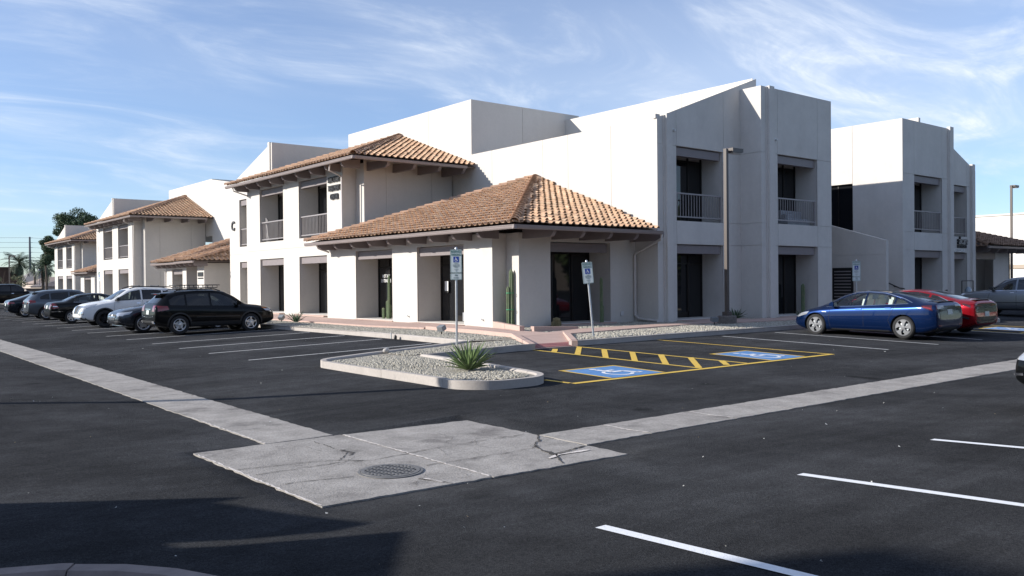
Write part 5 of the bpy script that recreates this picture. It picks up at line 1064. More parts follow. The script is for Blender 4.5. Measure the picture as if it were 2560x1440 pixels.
# dark saloon beyond it
NVY = paint('midnight', (.010, .014, .022), .5, .22)
c = Car('saloon_car', 'midnight coloured saloon parked tail out beyond the slate hatchback', (10.75, 57.7, ZG(10.7, 57.7)), 0, dict(S2, hollow=False), NVY, 'cars parked before the sunlit offices')
c.wheels('spoke', ALLOY, 5); c.mirror(.82, .99); c.on('tail_light','rear',[(.40,.76),(.80,.74)],[(.40,.88),(.78,.88)],TAIL); c.on('tail_light','side',[(-2.2,.76),(-1.95,.80)],[(-2.18,.88),(-1.98,.88)],TAIL); c.plate('rear', .72); c.on('bumper_strip','rear',[(-.7,.30),(.7,.30)],[(-.7,.34),(.7,.34)],CHROME,.012,10,1,False)

# black pickup beyond the row
S6 = dict(cat='pickup', W=2.0, wb=3.68, dx=0, rw=.41, rr=.25, zb=.36, roofw=.78, round=.35, end_r=.92, end_f=.86, belt=[(-2.9,1.28),(-1.3,1.28),(-1.2,1.28),(0,1.27),(1.0,1.25),(1.6,1.2),(2.9,1.05)],
  top=[(-2.95,.70),(-2.92,1.25),(-2.80,1.33),(-1.28,1.335),(-1.22,1.62),(-1.16,1.85),(-1.0,1.915),(-.4,1.95),(.3,1.94),(.62,1.86),(1.05,1.55),(1.30,1.345),(1.5,1.31),(2.4,1.25),(2.74,1.14),(2.86,.95),(2.92,.62)],
  glass=windows_side([(-1.08,1.36),(0,1.35),(1.12,1.33)], [(-1.08,1.80),(-.8,1.83),(.2,1.84),(.55,1.76),(1.12,1.38)], (-.02,), GLASSD)+[('windscreen','top',[(1.20,-.72),(1.26,0),(1.20,.72)],[(.62,-.62),(.66,0),(.62,.62)],GLASSD)])
c = Car('pickup_truck', 'black crew cab pickup standing beyond the parked row', (12.0, 80.0, ZG(12, 80)), 0, S6, BLK); c.wheels('spoke', ALLOY, 6); c.mirror(1.0, 1.36, cover=CHROME); c.handles([(.1,1.18),(-1.0,1.18)], CHROME); c.on('side_step','side',[(-1.2,.42),(1.1,.42)],[(-1.2,.47),(1.1,.47)],CHROME,.03); c.on('tail_light','side',[(-2.9,1.0),(-2.8,1.0)],[(-2.9,1.24),(-2.8,1.24)],TAIL)
MB().box(-2.78, -1.34, -.80, .80, 1.345, 1.36).build('bed_cover', TRIMB, c.root)
for p in ([(-1.25,.6),(-1.25,1.3)], [(-.02,.55),(-.02,1.34)], [(1.15,.6),(1.15,1.3)]): c.seam(p, .014)

# blue electric saloon on the right, nose to the kerb
S7 = dict(W=1.85, wb=2.875, dx=.06, rw=.335, rr=.245, zb=.15, roofw=.66, round=.5, end_r=.87, end_f=.66, belt=[(-2.35,.98),(-1.9,1.0),(-1.3,.965),(0,.915),(.9,.875),(1.4,.83),(1.9,.74),(2.3,.56)],
  top=[(-2.36,.52),(-2.345,.86),(-2.31,1.03),(-2.24,1.10),(-1.95,1.12),(-1.5,1.24),(-1.0,1.36),(-.5,1.425),(-.05,1.443),(.35,1.41),(.7,1.31),(1.1,1.11),(1.42,.955),(1.6,.90),(1.9,.82),(2.15,.72),(2.30,.58),(2.36,.42)],
  hollow=True, cabin=(-1.45, 1.15), sink=.26, seatx=(.12, -.72), seatm=SEATW, trim=SEATW, glass=windows_side([(-1.46,1.05),(-1.0,1.015),(0,.965),(1.12,.925)], [(-1.46,1.075),(-1.2,1.19),(-.7,1.315),(-.2,1.355),(.2,1.335),(.6,1.215),(1.12,.955)], (-1.08, -.14), CGL, gap=.018)+
  [('windscreen','top',[(1.26,-.62),(1.36,0),(1.26,.62)],[(.42,-.50),(.48,0),(.42,.50)],CGL), ('rear_window','top',[(-1.86,.50),(-1.90,0),(-1.86,-.50)],[(-.70,.46),(-.70,0),(-.70,-.46)],CGT)])
BLU = paint('deep_blue', (.0035, .016, .068), .6, .25)
c = Car('electric_saloon', 'deep blue saloon with grey aero wheels parked nose to the kerb', (25.87, 13.86, ZG(25.9, 13.9)), math.pi/2, S7, BLU, 'cars parked before the shaded offices')
c.wheels('aero', AERO, 5); c.mirror(.86, .93)
for p in ([(.97,.26),(1.03,.55),(.98,.82),(.94,.93)], [(-.14,.25),(-.14,.96)], [(-1.0,.36),(-.92,.55),(-1.06,.85),(-1.16,1.02)], [(1.3,.86),(1.9,.80),(2.25,.62)]): c.seam(p)
c.on('window_trim','side',[(-1.60,1.06),(-1.25,1.195),(-.72,1.335),(-.2,1.375),(.22,1.355),(.64,1.23),(1.2,.95)],[(-1.60,1.072),(-1.25,1.212),(-.72,1.352),(-.2,1.392),(.22,1.372),(.65,1.248),(1.22,.962)],CHROME,.008,28,1); c.on('window_trim','side',[(-1.5,1.035),(0,.943),(1.15,.90)],[(-1.5,1.045),(0,.953),(1.15,.91)],CHROME,.008,14,1)
c.handles([(.02,.86),(-.92,.90)], BLU, .20); c.on('tail_light','rear',[(.36,.92),(.80,.88)],[(.36,1.0),(.76,1.0)],TAILD,.012); c.on('tail_light','side',[(-2.24,.84),(-1.90,.94)],[(-2.2,1.0),(-1.93,.99)],TAILD); c.on('tail_lens','side',[(-2.2,.88),(-1.98,.94)],[(-2.18,.93),(-1.98,.965)],TAIL,.014)
c.on('rear_diffuser','rear',[(-.72,.24),(.72,.24)],[(-.78,.36),(.78,.36)],TRIMB,.010,10,2,False); c.on('tail_shade','rear',[(-.62,.60),(.62,.60)],[(-.66,.98),(.66,.98)],GLOSSK,.006,12,4,False); c.plate('rear', .80, th=.03); c.on('reflector','rear',[(.55,.40),(.74,.40)],[(.55,.425),(.74,.425)],TAIL,.012); c.on('side_repeater','side',[(1.10,.735),(1.26,.75)],[(1.10,.765),(1.26,.765)],CHROME,.010)  # gloss black sheet on the tail paints in a dark reflection
c.on('headlight','side',[(1.80,.66),(2.18,.56)],[(1.72,.76),(2.12,.68)],HEAD); c.on('headlight','front',[(.50,.54),(.80,.58)],[(.50,.62),(.76,.68)],HEAD); c.on('sill_trim','side',[(-.95,.20),(.95,.20)],[(-.95,.235),(.95,.235)],TRIMB,.010,10,1)
MB().cbox(-2.27, -2.12, -.52, .52, 1.098, 1.116, .008).build('boot_lip', TRIMB, c.root)
c.on('roof_glass','top',[(-.66,.44),(-.66,-.44)],[(.38,.46),(.38,-.46)],GLASSD,.004,8,6,False,0)
# red saloon beside it
S8 = dict(S2, W=1.82, wb=2.72, dx=.02, rw=.325, rr=.22, roofw=.66, hollow=False, belt=[(-2.35,.96),(-1.5,.98),(0,.93),(1.0,.89),(1.6,.83),(2.3,.62)],
  end_r=.88, round=.45, top=[(-2.37,.50),(-2.355,.88),(-2.31,1.05),(-2.22,1.105),(-1.7,1.15),(-1.2,1.27),(-.7,1.39),(-.2,1.43),(.2,1.40),(.6,1.28),(1.05,1.06),(1.25,.98),(1.7,.90),(2.1,.78),(2.28,.62),(2.33,.46)],
  glass=windows_side([(-1.5,1.04),(0,.985),(.95,.95)], [(-1.5,1.07),(-1.1,1.22),(-.5,1.34),(.0,1.345),(.4,1.26),(.95,.985)], (-.9, -.1), GLASSD)+[('windscreen','top',[(1.12,-.60),(1.18,0),(1.12,.60)],[(.46,-.50),(.50,0),(.46,.50)],GLASSD), ('rear_window','top',[(-1.80,.52),(-1.84,0),(-1.80,-.52)],[(-.80,.46),(-.80,0),(-.80,-.46)],GLASSD)])
REDP = paint('ruby', (.30, .008, .016), .55, .22)
c = Car('saloon_car', 'ruby red saloon with slit tail lamps parked beside the blue one', (28.45, 13.9, ZG(28.5, 14)), math.pi/2, S8, REDP, 'cars parked before the shaded offices')
c.wheels('spoke', DARKRIM, 5); c.mirror(.86, .96); c.on('tail_panel','rear',[(-.74,.70),(.74,.70)],[(-.78,.98),(.78,.98)],GLOSSK,.006,14,3,False); c.on('tail_light','rear',[(.34,.90),(.88,.94)],[(.34,.93),(.80,.965)],TAIL,.012); c.on('tail_light','side',[(-2.24,.86),(-1.96,.96)],[(-2.22,.95),(-2.0,1.0)],TAILD); c.on('bumper_trim','rear',[(-.80,.26),(.80,.26)],[(-.70,.58),(.70,.58)],GLOSSK,.006,12,3,False); c.on('reflector','rear',[(.50,.44),(.80,.50)],[(.50,.465),(.80,.53)],TAIL,.02); c.plate('rear', .66); c.on('corner_vent','side',[(-2.2,.50),(-1.98,.56)],[(-2.2,.56),(-1.96,.62)],TRIMB,.012)
c.on('quarter_trim','side',[(-1.62,1.03),(-1.2,1.18)],[(-1.56,1.03),(-1.12,1.20)],CHROME,.010,4,1); c.seam([(-1.0,.40),(-.95,.7),(-1.1,1.0)]); MB().prism([(-1.05,-.012,1.385),(-1.17,-.012,1.36),(-1.15,-.012,1.42)], (0,.024,0)).build('antenna', BLK, c.root); MB().cbox(-2.27, -2.12, -.55, .55, 1.10, 1.118, .008).build('boot_lip', TRIMB, c.root)

# silver SUV far right
S9 = dict(S3, W=1.94, wb=2.915, dx=0, rw=.385, rr=.245, hollow=True, cabin=(-1.6, .95), zb=.27, belt=[(-2.4,1.12),(-1.2,1.12),(0,1.11),(1.0,1.10),(1.6,1.07),(2.4,.98)],
  top=[(-2.42,.70),(-2.38,1.08),(-2.28,1.35),(-2.14,1.58),(-1.9,1.70),(-1.2,1.76),(-.4,1.78),(.1,1.75),(.4,1.67),(.85,1.36),(1.08,1.20),(1.6,1.15),(2.16,1.08),(2.32,.96),(2.40,.62)],
  glass=windows_side([(-1.9,1.22),(-1.0,1.20),(0,1.19),(.88,1.18)], [(-1.9,1.50),(-1.6,1.60),(-.8,1.65),(-.1,1.65),(.25,1.58),(.88,1.22)], (-1.15, -.15), [CGD, CGT, CGT])+[('windscreen','top',[(1.0,-.66),(1.06,0),(1.0,.66)],[(.40,-.56),(.44,0),(.40,.56)],CGT), ('rear_window','rear',[(-.64,1.25),(.64,1.25)],[(-.56,1.58),(.56,1.58)],CGD)])
SIL = paint('silver', (.22, .235, .26), .8, .3)
c = Car('suv', 'silver SUV parked beyond the far kerbed island', (42.0, 15.6, ZG(42.0, 15.5)), math.pi/2, S9, SIL, 'cars parked before the shaded offices')
c.wheels('spoke', ALLOY, 5); c.mirror(.86, 1.2, cover=TRIMB); c.handles([(.0,1.06),(-.95,1.07)], CHROME); c.arches(SIL, .05, False); c.on('headlight','side',[(2.1,.90),(2.3,.84)],[(2.0,1.04),(2.26,.98)],HEAD); c.on('headlight','front',[(.50,.84),(.88,.88)],[(.50,.98),(.86,1.0)],HEAD); c.on('window_trim','side',[(-1.9,1.19),(.95,1.15)],[(-1.9,1.205),(.95,1.165)],CHROME,.010,10,1); c.on('door_strip','side',[(-1.0,.62),(.9,.62)],[(-1.0,.65),(.9,.65)],TRIMB,.012,8,1)
for p in ([(.95,.42),(1.0,.85),(.90,1.15)], [(-.17,.40),(-.17,1.18)]): c.seam(p, .012)
c = Car('suv', 'white SUV standing far behind the silver one', (58.0, 18.5, .21), math.pi/2, dict(S3, hollow=False, glass=[(a, k, A, B, GLASSD) for a, k, A, B, g_ in S3['glass']]), WHT); c.wheels('spoke', ALLOY, 5); c.mirror(.88, 1.13)
# black car whose nose just reaches into the view on the near right
c = Car('saloon_car', 'black car parked by the white bay lines, only its bumper corner in view', (13.08, 2.34, ZG(12.9, 3.0)+.02), math.pi/2, dict(S2, hollow=False), BLK); c.wheels('twin', ALLOY, 5); c.mirror(.82, .99); c.on('headlight','front',[(.44,.66),(.82,.63)],[(.44,.745),(.80,.77)],HEAD); c.on('headlight','side',[(1.92,.70),(2.12,.66)],[(1.80,.80),(2.08,.76)],HEAD); c.on('lower_lip','front',[(-.80,.235),(.80,.235)],[(-.80,.29),(.80,.29)],CHROME,.014,12,1,False); c.on('intake_trim','front',[(.55,.40),(.82,.44)],[(.55,.43),(.82,.47)],CHROME,.02,4,1)
# ------------------------------------------------------------------ lamp posts, signs, small fixtures
def lamp_post(label, x, y, z0, H, arm, base=True, w=.062, name='lamp_post'):
    """square post with a flat box head reaching along the unit vector ARM"""
    o = thing(name, label, 'lamp post', (x, y, z0), 0, None); a = Vector((*arm, 0)); s = Vector((-a.y, a.x, 0))
    mb = MB(); P = Vector((x, y, 0)); q = .0
    if base:
        MB().lathe([(.34, z0-.15), (.34, z0+.26), (.32, z0+.29), (.02, z0+.29)], (x, y, 0), 'Z', 8).build('concrete_base', mat('stained_concrete', (.16, .14, .125), .95, bump=.6, bscale=30, var=.3, vscale=9), o); q = .29
        b2 = MB(); M4 = Matrix((a, s, Vector((0,0,1)))).transposed().to_4x4(); M4.translation = P+Vector((0,0,z0+q+.07)); b2.mbox(M4, .12, .12, .07); b2.build('base_plate', LAMPP, o)
    M4 = Matrix((a, s, Vector((0,0,1)))).transposed().to_4x4(); M4.translation = P+Vector((0, 0, z0+(q+H)/2)); mb.mbox(M4, w, w, (H-q)/2); mb.build('pole', LAMPP, o)
    top = P+Vector((0, 0, z0+H)); mb = MB(); M4.translation = top+a*.13+Vector((0,0,-.10)); mb.mbox(M4, .08, .035, .045); mb.build('arm', LAMPP, o)
    hd = MB(); d0, d1 = .19, .80; pr = [(d0, -.16), (d0, .0), (d1, .0), (d1, -.13), (d1-.08, -.16)]
    hd.prism([top+a*x_+s*(-.17)+Vector((0,0,z_+.04)) for x_, z_ in pr], s*.34); h = hd.build('lamp_head', LAMPP, o)
    hd = MB(); M4.translation = top+a*.48+Vector((0,0,-.128)); hd.mbox(M4, .22, .14, .012); hd.build('lens', mat('lamp_lens', (.55, .53, .48), .3), h)
    return o
lamp_post('brown square lamp post on a concrete base before the shaded front', 25.35, 19.1, .36, 6.28, (1, 0))
lamp_post('dark lamp post beside the silver SUV at the far end of the front', 60.5, 23.0, .3, 7.6, (1, 0))
lamp_post('tall lamp post out of view whose thin shadow crosses the lot', -5.2, 20.0, .28, 6.4, (.875, -.484), w=.105)
SIGNW = mat('sign_white', (.60, .66, .66), .45); SIGNG = mat('sign_green', (.03, .13, .10), .5); SIGNB = mat('sign_blue', (.012, .05, .30), .5); INK = mat('sign_ink', (.06, .11, .11), .5)
def rrect(w, h, r, y, n=5):
    o = []
    for cx_, cz_, a0 in ((w-r, h-r, 0), (-w+r, h-r, 90), (-w+r, -h+r, 180), (w-r, -h+r, 270)): o += [(cx_+r*math.cos(R(a0+90*k/n)), y, cz_+r*math.sin(R(a0+90*k/n))) for k in range(n+1)]
    return o
def parking_sign(label, x, y, z0, H, face, lean=0, lean2=0, van=True, name='parking_sign'):
    """galvanised tube with a reserved parking plate; FACE = angle the plate looks along (world, radians)"""
    o = thing(name, label, 'sign', (x, y, z0), face+math.pi/2, 'reserved parking signs'); o['local'] = 1
    o.rotation_euler = (lean, lean2, face+math.pi/2)
    MB().tube([(0, 0, -.1), (0, 0, H)], .030, 12).build('post', STEEL, o, 40); MB().lathe([(.034, H-.01), (.036, H+.02), (.02, H+.045), (.001, H+.052)], (0, 0, 0), 'Z', 12).build('post_cap', STEEL, o, 40)
    def plate(cz, w, h, body):
        p = MB().prism(rrect(w, h, .03, -.036), (0, .003, 0)).build('sign_plate', SIGNW, o); 
        ring = rrect(w-.008, h-.008, .025, -.0375); inn = rrect(w-.016, h-.016, .02, -.0375); n = len(ring); MB().add(ring+inn, [(i, (i+1)%n, n+(i+1)%n, n+i) for i in range(n)]).build('sign_border', SIGNG, p)
        p.location = (0, 0, cz); body(p)
    def put(p, tx, size, z, m_=INK, bold=0, sp=1.0, sx=.66): place(text_mb(tx, size, .0008, sp, bold=bold), Matrix.Translation((0, -.0385, z)) @ Matrix.Diagonal((sx, 1, 1, 1))).build('sign_text', m_, p)
    def big(p):
        put(p, 'RESERVED', .088, .245, SIGNG, .001); put(p, 'PARKING', .088, .165, SIGNG, .001)
        MB().box(-.072, .072, -.0385, -.037, -.03, .12).build('symbol_panel', SIGNB, p); mb = MB()
        for q in wheelchair(.06): mb.quad(*[(-.058+a*.116, -.0392, -.022+b*.134) for a, b in q])
        mb.build('access_symbol', WHITEP, p)
        for i, tx in enumerate(('THE VEHICLE', 'DISPLAYING PLACARD', 'REQUIRED BY STATE', 'LAW ONLY')): put(p, tx, .026, -.065-.034*i)
        for i, tx in enumerate(('VIOLATORS SUBJECT', 'TO FINE', 'ARS 28')): put(p, tx, .017, -.215-.024*i)
    plate(H-.32, .152, .305, big)
    if van: plate(H-.32-.305-.095, .152, .085, lambda p: (put(p, 'VAN', .058, .028, INK, .001), put(p, 'ACCESSIBLE', .040, -.035)))
CAMF = math.atan2(-1, -.35)
parking_sign('reserved parking sign with a van accessible plate behind the agave', 12.95, 18.35, .33, 2.48, R(232), 0, .002, True)
parking_sign('leaning reserved parking sign without a lower plate beside the ramp', 17.15, 17.55, .34, 2.16, R(236), R(-2), R(-4.6), False)
parking_sign('reserved parking sign on a thin post before the stair wall', 31.7, 17.7, .34, 2.3, R(222), 0, 0, True)
# sign seen edge-on by the second office
parking_sign('reserved parking sign turned edge-on before the B office', 14.6, 62.0, .34, 2.5, R(190), 0, 0, False)
FLOOD = mat('flood_box', (.22, .235, .25), .5, metal=.3)
def flood(label, x, y, rz, tilt=R(-25)):
    o = thing('flood_light', label, 'flood light', (x, y, .345), rz, 'ground flood lights'); o['local'] = 1
    MB().tube([(0, 0, -.05), (0, 0, .10)], .02, 8).build('stake', BLACK, o); M4 = Matrix.Translation((0, 0, .20)) @ Matrix.Rotation(tilt, 4, 'Y'); mb = MB(); mb.mbox(M4, .09, .11, .075); h = mb.build('housing', FLOOD, o)
    mb = MB(); M4 = M4 @ Matrix.Translation((.092, 0, 0)); mb.mbox(M4, .004, .095, .062); mb.build('lens', GLASSD, h)
flood('grey flood light box in the gravel beside the ramp kerb', 14.75, 21.7, .2); flood('grey flood light box tilted up near the black wagon', 14.9, 33.7, .5, R(-40)); flood('dark flood light box beside the lamp post base', 24.5, 19.0, 1.2, R(-10))
st = thing('valve_stub', 'small pipe stub with a black cap at the sunlit kerb', 'pipe', (13.75, 22.7, .3)); MB().tube([(13.66, 22.85, .22), (13.66, 22.85, .40)], .02, 6).build('pipe', STEEL, st); MB().lathe([(.045, .22), (.05, .30), (.03, .34), (.001, .345)], (13.63, 22.55, 0), 'Z', 10).build('cap', BLACK, st, 40)
rk = bmesh.new(); bmesh.ops.create_icosphere(rk, subdivisions=2, radius=.085)
for v in rk.verts: v.co *= 1+random.gauss(0, .08); v.co.z *= .75
me = bpy.data.meshes.new('rock'); rk.to_mesh(me); rk.free(); o = wrap('rock', me, mat('L_rock', (.42, .40, .38), .9, var=.2, vscale=8), None, 60); o.location = (10.62, 18.0, zi(10.6, 18.0)+.07); tag(o, 'rounded grey rock on the island kerb', 'rock')
bx = thing('ash_bin', 'black rounded bin standing before the farther pavilion', 'bin', (18.0, 98.0, .3)); MB().lathe([(.45, .2), (.48, 1.0), (.40, 1.35), (.2, 1.5), (.01, 1.52)], (18.0, 98.0, 0), 'Z', 16).build('body', BLACK, bx, 40); MB().lathe([(.49, .98), (.5, 1.04), (.49, 1.08)], (18.0, 98.0, 0), 'Z', 16).build('lid_rim', FRAME, bx, 40)
wb_ = thing('water_barrier_rack', 'dark metal rack with a glass bottle in the far shaded porch', 'rack', (49.3, 21.0, .4))
for x in (48.6, 50.0): MB().tube([(x, 21.0, .40), (x, 21.0, 1.75)], .025, 6).build('upright', BLACK, wb_)
MB().tube([(48.6, 21.0, 1.75), (50.0, 21.0, 1.75)], .025, 6).build('top_bar', BLACK, wb_); MB().lathe([(.16, .95), (.18, 1.25), (.12, 1.35), (.05, 1.42)], (49.4, 21.0, 0), 'Z', 12).build('bottle', mat('pale_bottle', (.35, .42, .48), .2), wb_, 40); MB().box(48.65, 49.95, 20.8, 21.2, .88, .94).build('shelf', BLACK, wb_)

# ------------------------------------------------------------------ plants
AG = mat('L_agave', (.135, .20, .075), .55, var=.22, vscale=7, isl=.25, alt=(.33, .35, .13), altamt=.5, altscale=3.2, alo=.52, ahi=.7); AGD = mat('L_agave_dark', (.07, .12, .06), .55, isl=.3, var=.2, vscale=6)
def agave(label, x, y, z, n, ln, wd, m_, seed, group='agaves', up=(12, 82)):
    rg = random.Random(seed); o = thing('agave', label, 'agave', (x, y, z), 0, group); o['local'] = 1
    for k in range(n):
        t = (k+.5)/n; a = k*2.39996+rg.uniform(-.2, .2); el = R(up[0]+(up[1]-up[0])*t**.8+rg.uniform(-7, 7)); L_ = ln*(.72+.35*math.sin(math.pi*min(1, t*1.1)))*rg.uniform(.85, 1.12); w = wd*rg.uniform(.8, 1.15)
        d = Vector((math.cos(a), math.sin(a), 0)); s = Vector((-d.y, d.x, 0)); vs = []; droop = rg.uniform(.05, .38)*(1-t); p = Vector((0, 0, .06))+d*.05; e = el; m = 8
        for i in range(m+1):
            f = i/m; ww = w*(.55+.9*f if f < .4 else .91*(1-((f-.4)/.6)**1.8)); nrm = d*(-math.sin(e))+Vector((0,0,1))*math.cos(e)
            vs += [p-s*ww+nrm*ww*.55, p-nrm*ww*.10, p+s*ww+nrm*ww*.55, p-nrm*(ww*.10+.012*(1-f)+.001)]
            p = p+(d*math.cos(e)+Vector((0,0,1))*math.sin(e))*L_/m; e -= droop*2.2/m*(1 if f > .25 else .2)
        fs = []
        for i in range(m):
            q = i*4; fs += [(q, q+4, q+5, q+1), (q+1, q+5, q+6, q+2), (q+2, q+6, q+7, q+3), (q+3, q+7, q+4, q)]
        MB().add(vs, fs).build('leaf', m_, o, 60, fix=False)
agave('large green agave with sword leaves on the gravel island', 9.85, 13.55, zi(9.85, 13.55)-.02, 64, .60, .030, AG, 3)
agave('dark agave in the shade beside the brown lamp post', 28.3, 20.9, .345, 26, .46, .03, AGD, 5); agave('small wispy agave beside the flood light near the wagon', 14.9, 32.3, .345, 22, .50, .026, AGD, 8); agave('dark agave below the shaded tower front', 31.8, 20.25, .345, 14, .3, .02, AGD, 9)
CACT = mat('L_cactus', (.14, .19, .10), .65, var=.15, vscale=9, alt=(.24, .24, .15), altamt=.5, altscale=4)
def column(pts, r, ribs=9):
    pts = [Vector(p) for p in pts]; n = ribs*4; vs = []; L_ = len(pts)
    for i, p in enumerate(pts):
        f = i/(L_-1); rr_ = r*(.82 if i == 0 else (1 if f < .9 else math.sqrt(max(0, 1-((f-.9)/.1)**2))*.96+.04))
        for k in range(n): a = 2*math.pi*k/n; q = rr_*(1+.17*math.cos(ribs*a)); vs.append(p+Vector((q*math.cos(a), q*math.sin(a), 0)))
    return MB().add(vs, [(i*n+k, i*n+(k+1)%n, (i+1)*n+(k+1)%n, (i+1)*n+k) for i in range(L_-1) for k in range(n)]+[tuple(range((L_-1)*n, L_*n))])
def cactus(label, x, y, stems, seed):
    o = thing('column_cactus', label, 'cactus', (x, y, .345), 0, 'column cacti'); o['local'] = 1
    for i, (dx, dy, h, r, bend) in enumerate(stems): column([(dx+bend*(1-math.exp(-3*f)), dy+bend*.6*(1-math.exp(-3*f)), f*h) for f in [k/18 for k in range(19)]], r).build('stem', CACT, o, 70)
cactus('tall column cactus with tied stems beside the pavilion corner', 18.5, 22.95, [(0, 0, 2.05, .066, .0), (-.08, .06, 1.45, .055, -.02), (.07, -.05, .98, .05, .16), (.0, .09, 1.2, .048, .0)], 1)
cactus('pale column cactus before the not an entrance door of the pavilion', 18.6, 31.3, [(0, 0, 1.95, .05, .06), (.04, .14, .85, .05, -.02), (-.06, .28, .55, .055, -.03), (.1, .07, .70, .05, .03)], 2)
cactus('slender dark column cactus in the shaded porch of the pavilion', 22.4, 22.5, [(0, 0, 1.75, .05, .02), (.1, .05, .7, .045, .02)], 3)
cactus('column cactus in the shaded recess of the tower front', 33.2, 21.0, [(0, 0, 1.4, .07, .0), (.1, .05, .8, .06, .03)], 4)
for z in (.62, 1.28): pass
tie = thing('plant_tie', 'green ties round the tall column cactus', 'tie', (18.5, 22.95, .9))
for z in (.98, 1.55): MB().lathe([(.135, -.012), (.14, 0), (.135, .012), (.13, 0)], (18.47, 22.98, z), 'Z', 16, True).build('band', mat('green_band', (.02, .30, .14), .6), tie, 40)
bc2 = thing('barrel_cactus', 'small round cactus in the gravel at the pavilion wall', 'cactus', (20.0, 22.3, .345)); bc2['local'] = 1
for q in ((0, 0, .15, .34), (.16, .05, .10, .22), (-.13, .02, .09, .2)): column([(q[0], q[1], q[3]*f) for f in [k/8 for k in range(9)]], q[2]*.75, 11).build('stem', mat('L_barrel', (.20, .17, .09), .8, var=.3, vscale=25), bc2, 70)

# foliage: leaf cards spread through clumps
def leaves(clumps, per, size, rg, squash=.8):
    C_ = np.array([c[:3] for c in clumps]); Rr = np.array([c[3] for c in clumps]); n = len(clumps)*per
    idx = np.repeat(np.arange(len(clumps)), per); d = rg.normal(size=(n, 3)); d /= np.linalg.norm(d, axis=1)[:, None]; rad = rg.uniform(.35, 1.0, n)**.6
    p = C_[idx]+d*(Rr[idx]*rad)[:, None]*np.array([1, 1, squash]); a = rg.normal(size=(n, 3)); a /= np.linalg.norm(a, axis=1)[:, None]; b_ = np.cross(a, d+rg.normal(0, .5, (n, 3))); b_ /= np.linalg.norm(b_, axis=1)[:, None]
    s = rg.uniform(.6, 1.3, (n, 1))*size; V = np.stack([p-a*s*1.4, p+b_*s*.6, p+a*s*1.4, p-b_*s*.6], 1).reshape(-1, 3); return V, np.arange(4*n).reshape(-1, 4)
def tree(name, label, x, y, z, h, crown, mcol, per, leaf, seed, trunk_r=.25, group=None, nbr=7):
    rg = np.random.default_rng(seed); o = thing(name, label, 'tree', (x, y, z), 0, group); o['local'] = 1
    tk = MB().tube([(0, 0, -.3), (.1, .05, h*.3), (-.1, .1, h*.6), (0, 0, h*.92)], [trunk_r, trunk_r*.8, trunk_r*.5, trunk_r*.15], 8)
    cl = [(cx_*1., cy_*1., cz_, r_) for cx_, cy_, cz_, r_ in crown]
    for c_ in cl[::max(1, len(cl)//(nbr*3))]: tk.tube([(0, 0, max(h*.2, c_[2]-c_[3]*1.6)), (c_[0]*.6, c_[1]*.6, c_[2]-c_[3]*.3), c_[:3]], [trunk_r*.35, trunk_r*.2, trunk_r*.08], 5)
    tk.build('trunk', mat('L_bark', (.10, .075, .055), .9), o, 60); V, F = leaves(cl, per, leaf, rg); cr = wrap('crown', np_mesh('crown', V, F), mcol, o); return o
PINE = mat('L_pine', (.050, .085, .038), .75, isl=.5); OLIVE = mat('L_olive', (.17, .18, .10), .8, isl=.4); GREEN = mat('L_leaf', (.07, .10, .035), .7, isl=.45); PALM = mat('L_palm', (.060, .085, .042), .6, isl=.35)
rg0 = np.random.default_rng(11)
def blob(n, rx, ry, rz_, zc, r0, r1, sd):
    g_ = np.random.default_rng(sd); o = []
    for k in range(n):
        v = g_.normal(size=3); v /= np.linalg.norm(v); v *= g_.uniform(.3, 1)**.5; o.append((v[0]*rx, v[1]*ry, zc+v[2]*rz_, g_.uniform(r0, r1)))
    return o
def XP(px, Y):
    """X of the point at depth row Y that lies in the direction of photo column px"""
    k = (px-1280)/2142.5; return Y*(.6284+k*.7779)/(.7779-k*.6284)
tree('pine_tree', 'big dark pine rising behind the farthest white office', XP(194, 150), 150, 0, 13.4, blob(46, 3.4, 3.4, 2.2, 11.2, .7, 1.35, 1), PINE, 620, .10, 3, .3)
tree('pine_tree', 'lower dark pine beside the end wall of the farthest office', XP(116, 141), 141, 0, 9.3, blob(20, 1.1, 1.1, 2.2, 6.9, .5, .85, 2), PINE, 520, .085, 4, .2)
tree('thin_bush', 'pale thinly leaved bush before the brown far building', XP(12, 118), 118, 0, 4.0, blob(30, 2.6, 2.6, 1.6, 2.1, .35, .9, 5), OLIVE, 170, .06, 6, .1)
def palm(label, x, y, h, r, seed, n=34):
    rg = random.Random(seed); o = thing('palm_tree', label, 'palm', (x, y, 0), 0, 'far palms'); o['local'] = 1
    MB().tube([(0, 0, -.2), (.12, 0, h*.5), (0, .1, h)], [.30, .22, .20], 8).build('trunk', mat('L_palm_trunk', (.13, .10, .075), .95, bump=.5, bscale=12), o, 60); mb = MB()
    for k in range(n):
        a = rg.uniform(0, 6.283); e = R(rg.uniform(-55, 75)); L_ = r*rg.uniform(.8, 1.1); d = Vector((math.cos(a), math.sin(a), 0)); s = Vector((-d.y, d.x, 0)); p = Vector((0, .1, h)); pts = []
        for i in range(7): pts.append(p.copy()); p = p+(d*math.cos(e)+Vector((0,0,1))*math.sin(e))*L_/6; e -= R(13)
        for i in range(6):
            u_ = (pts[i+1]-pts[i]).normalized(); w = L_*.20*math.sin(math.pi*(i+.8)/7.2)
            for t in (0, .33, .66):
                c_ = pts[i].lerp(pts[i+1], t)
                for q in (-1, 1): mb.add([c_, c_+u_*L_*.04, c_+s*q*w+u_*L_*.10-Vector((0,0,w*.45))], [(0, 1, 2)])
    mb.build('fronds', PALM, o, fix=False)
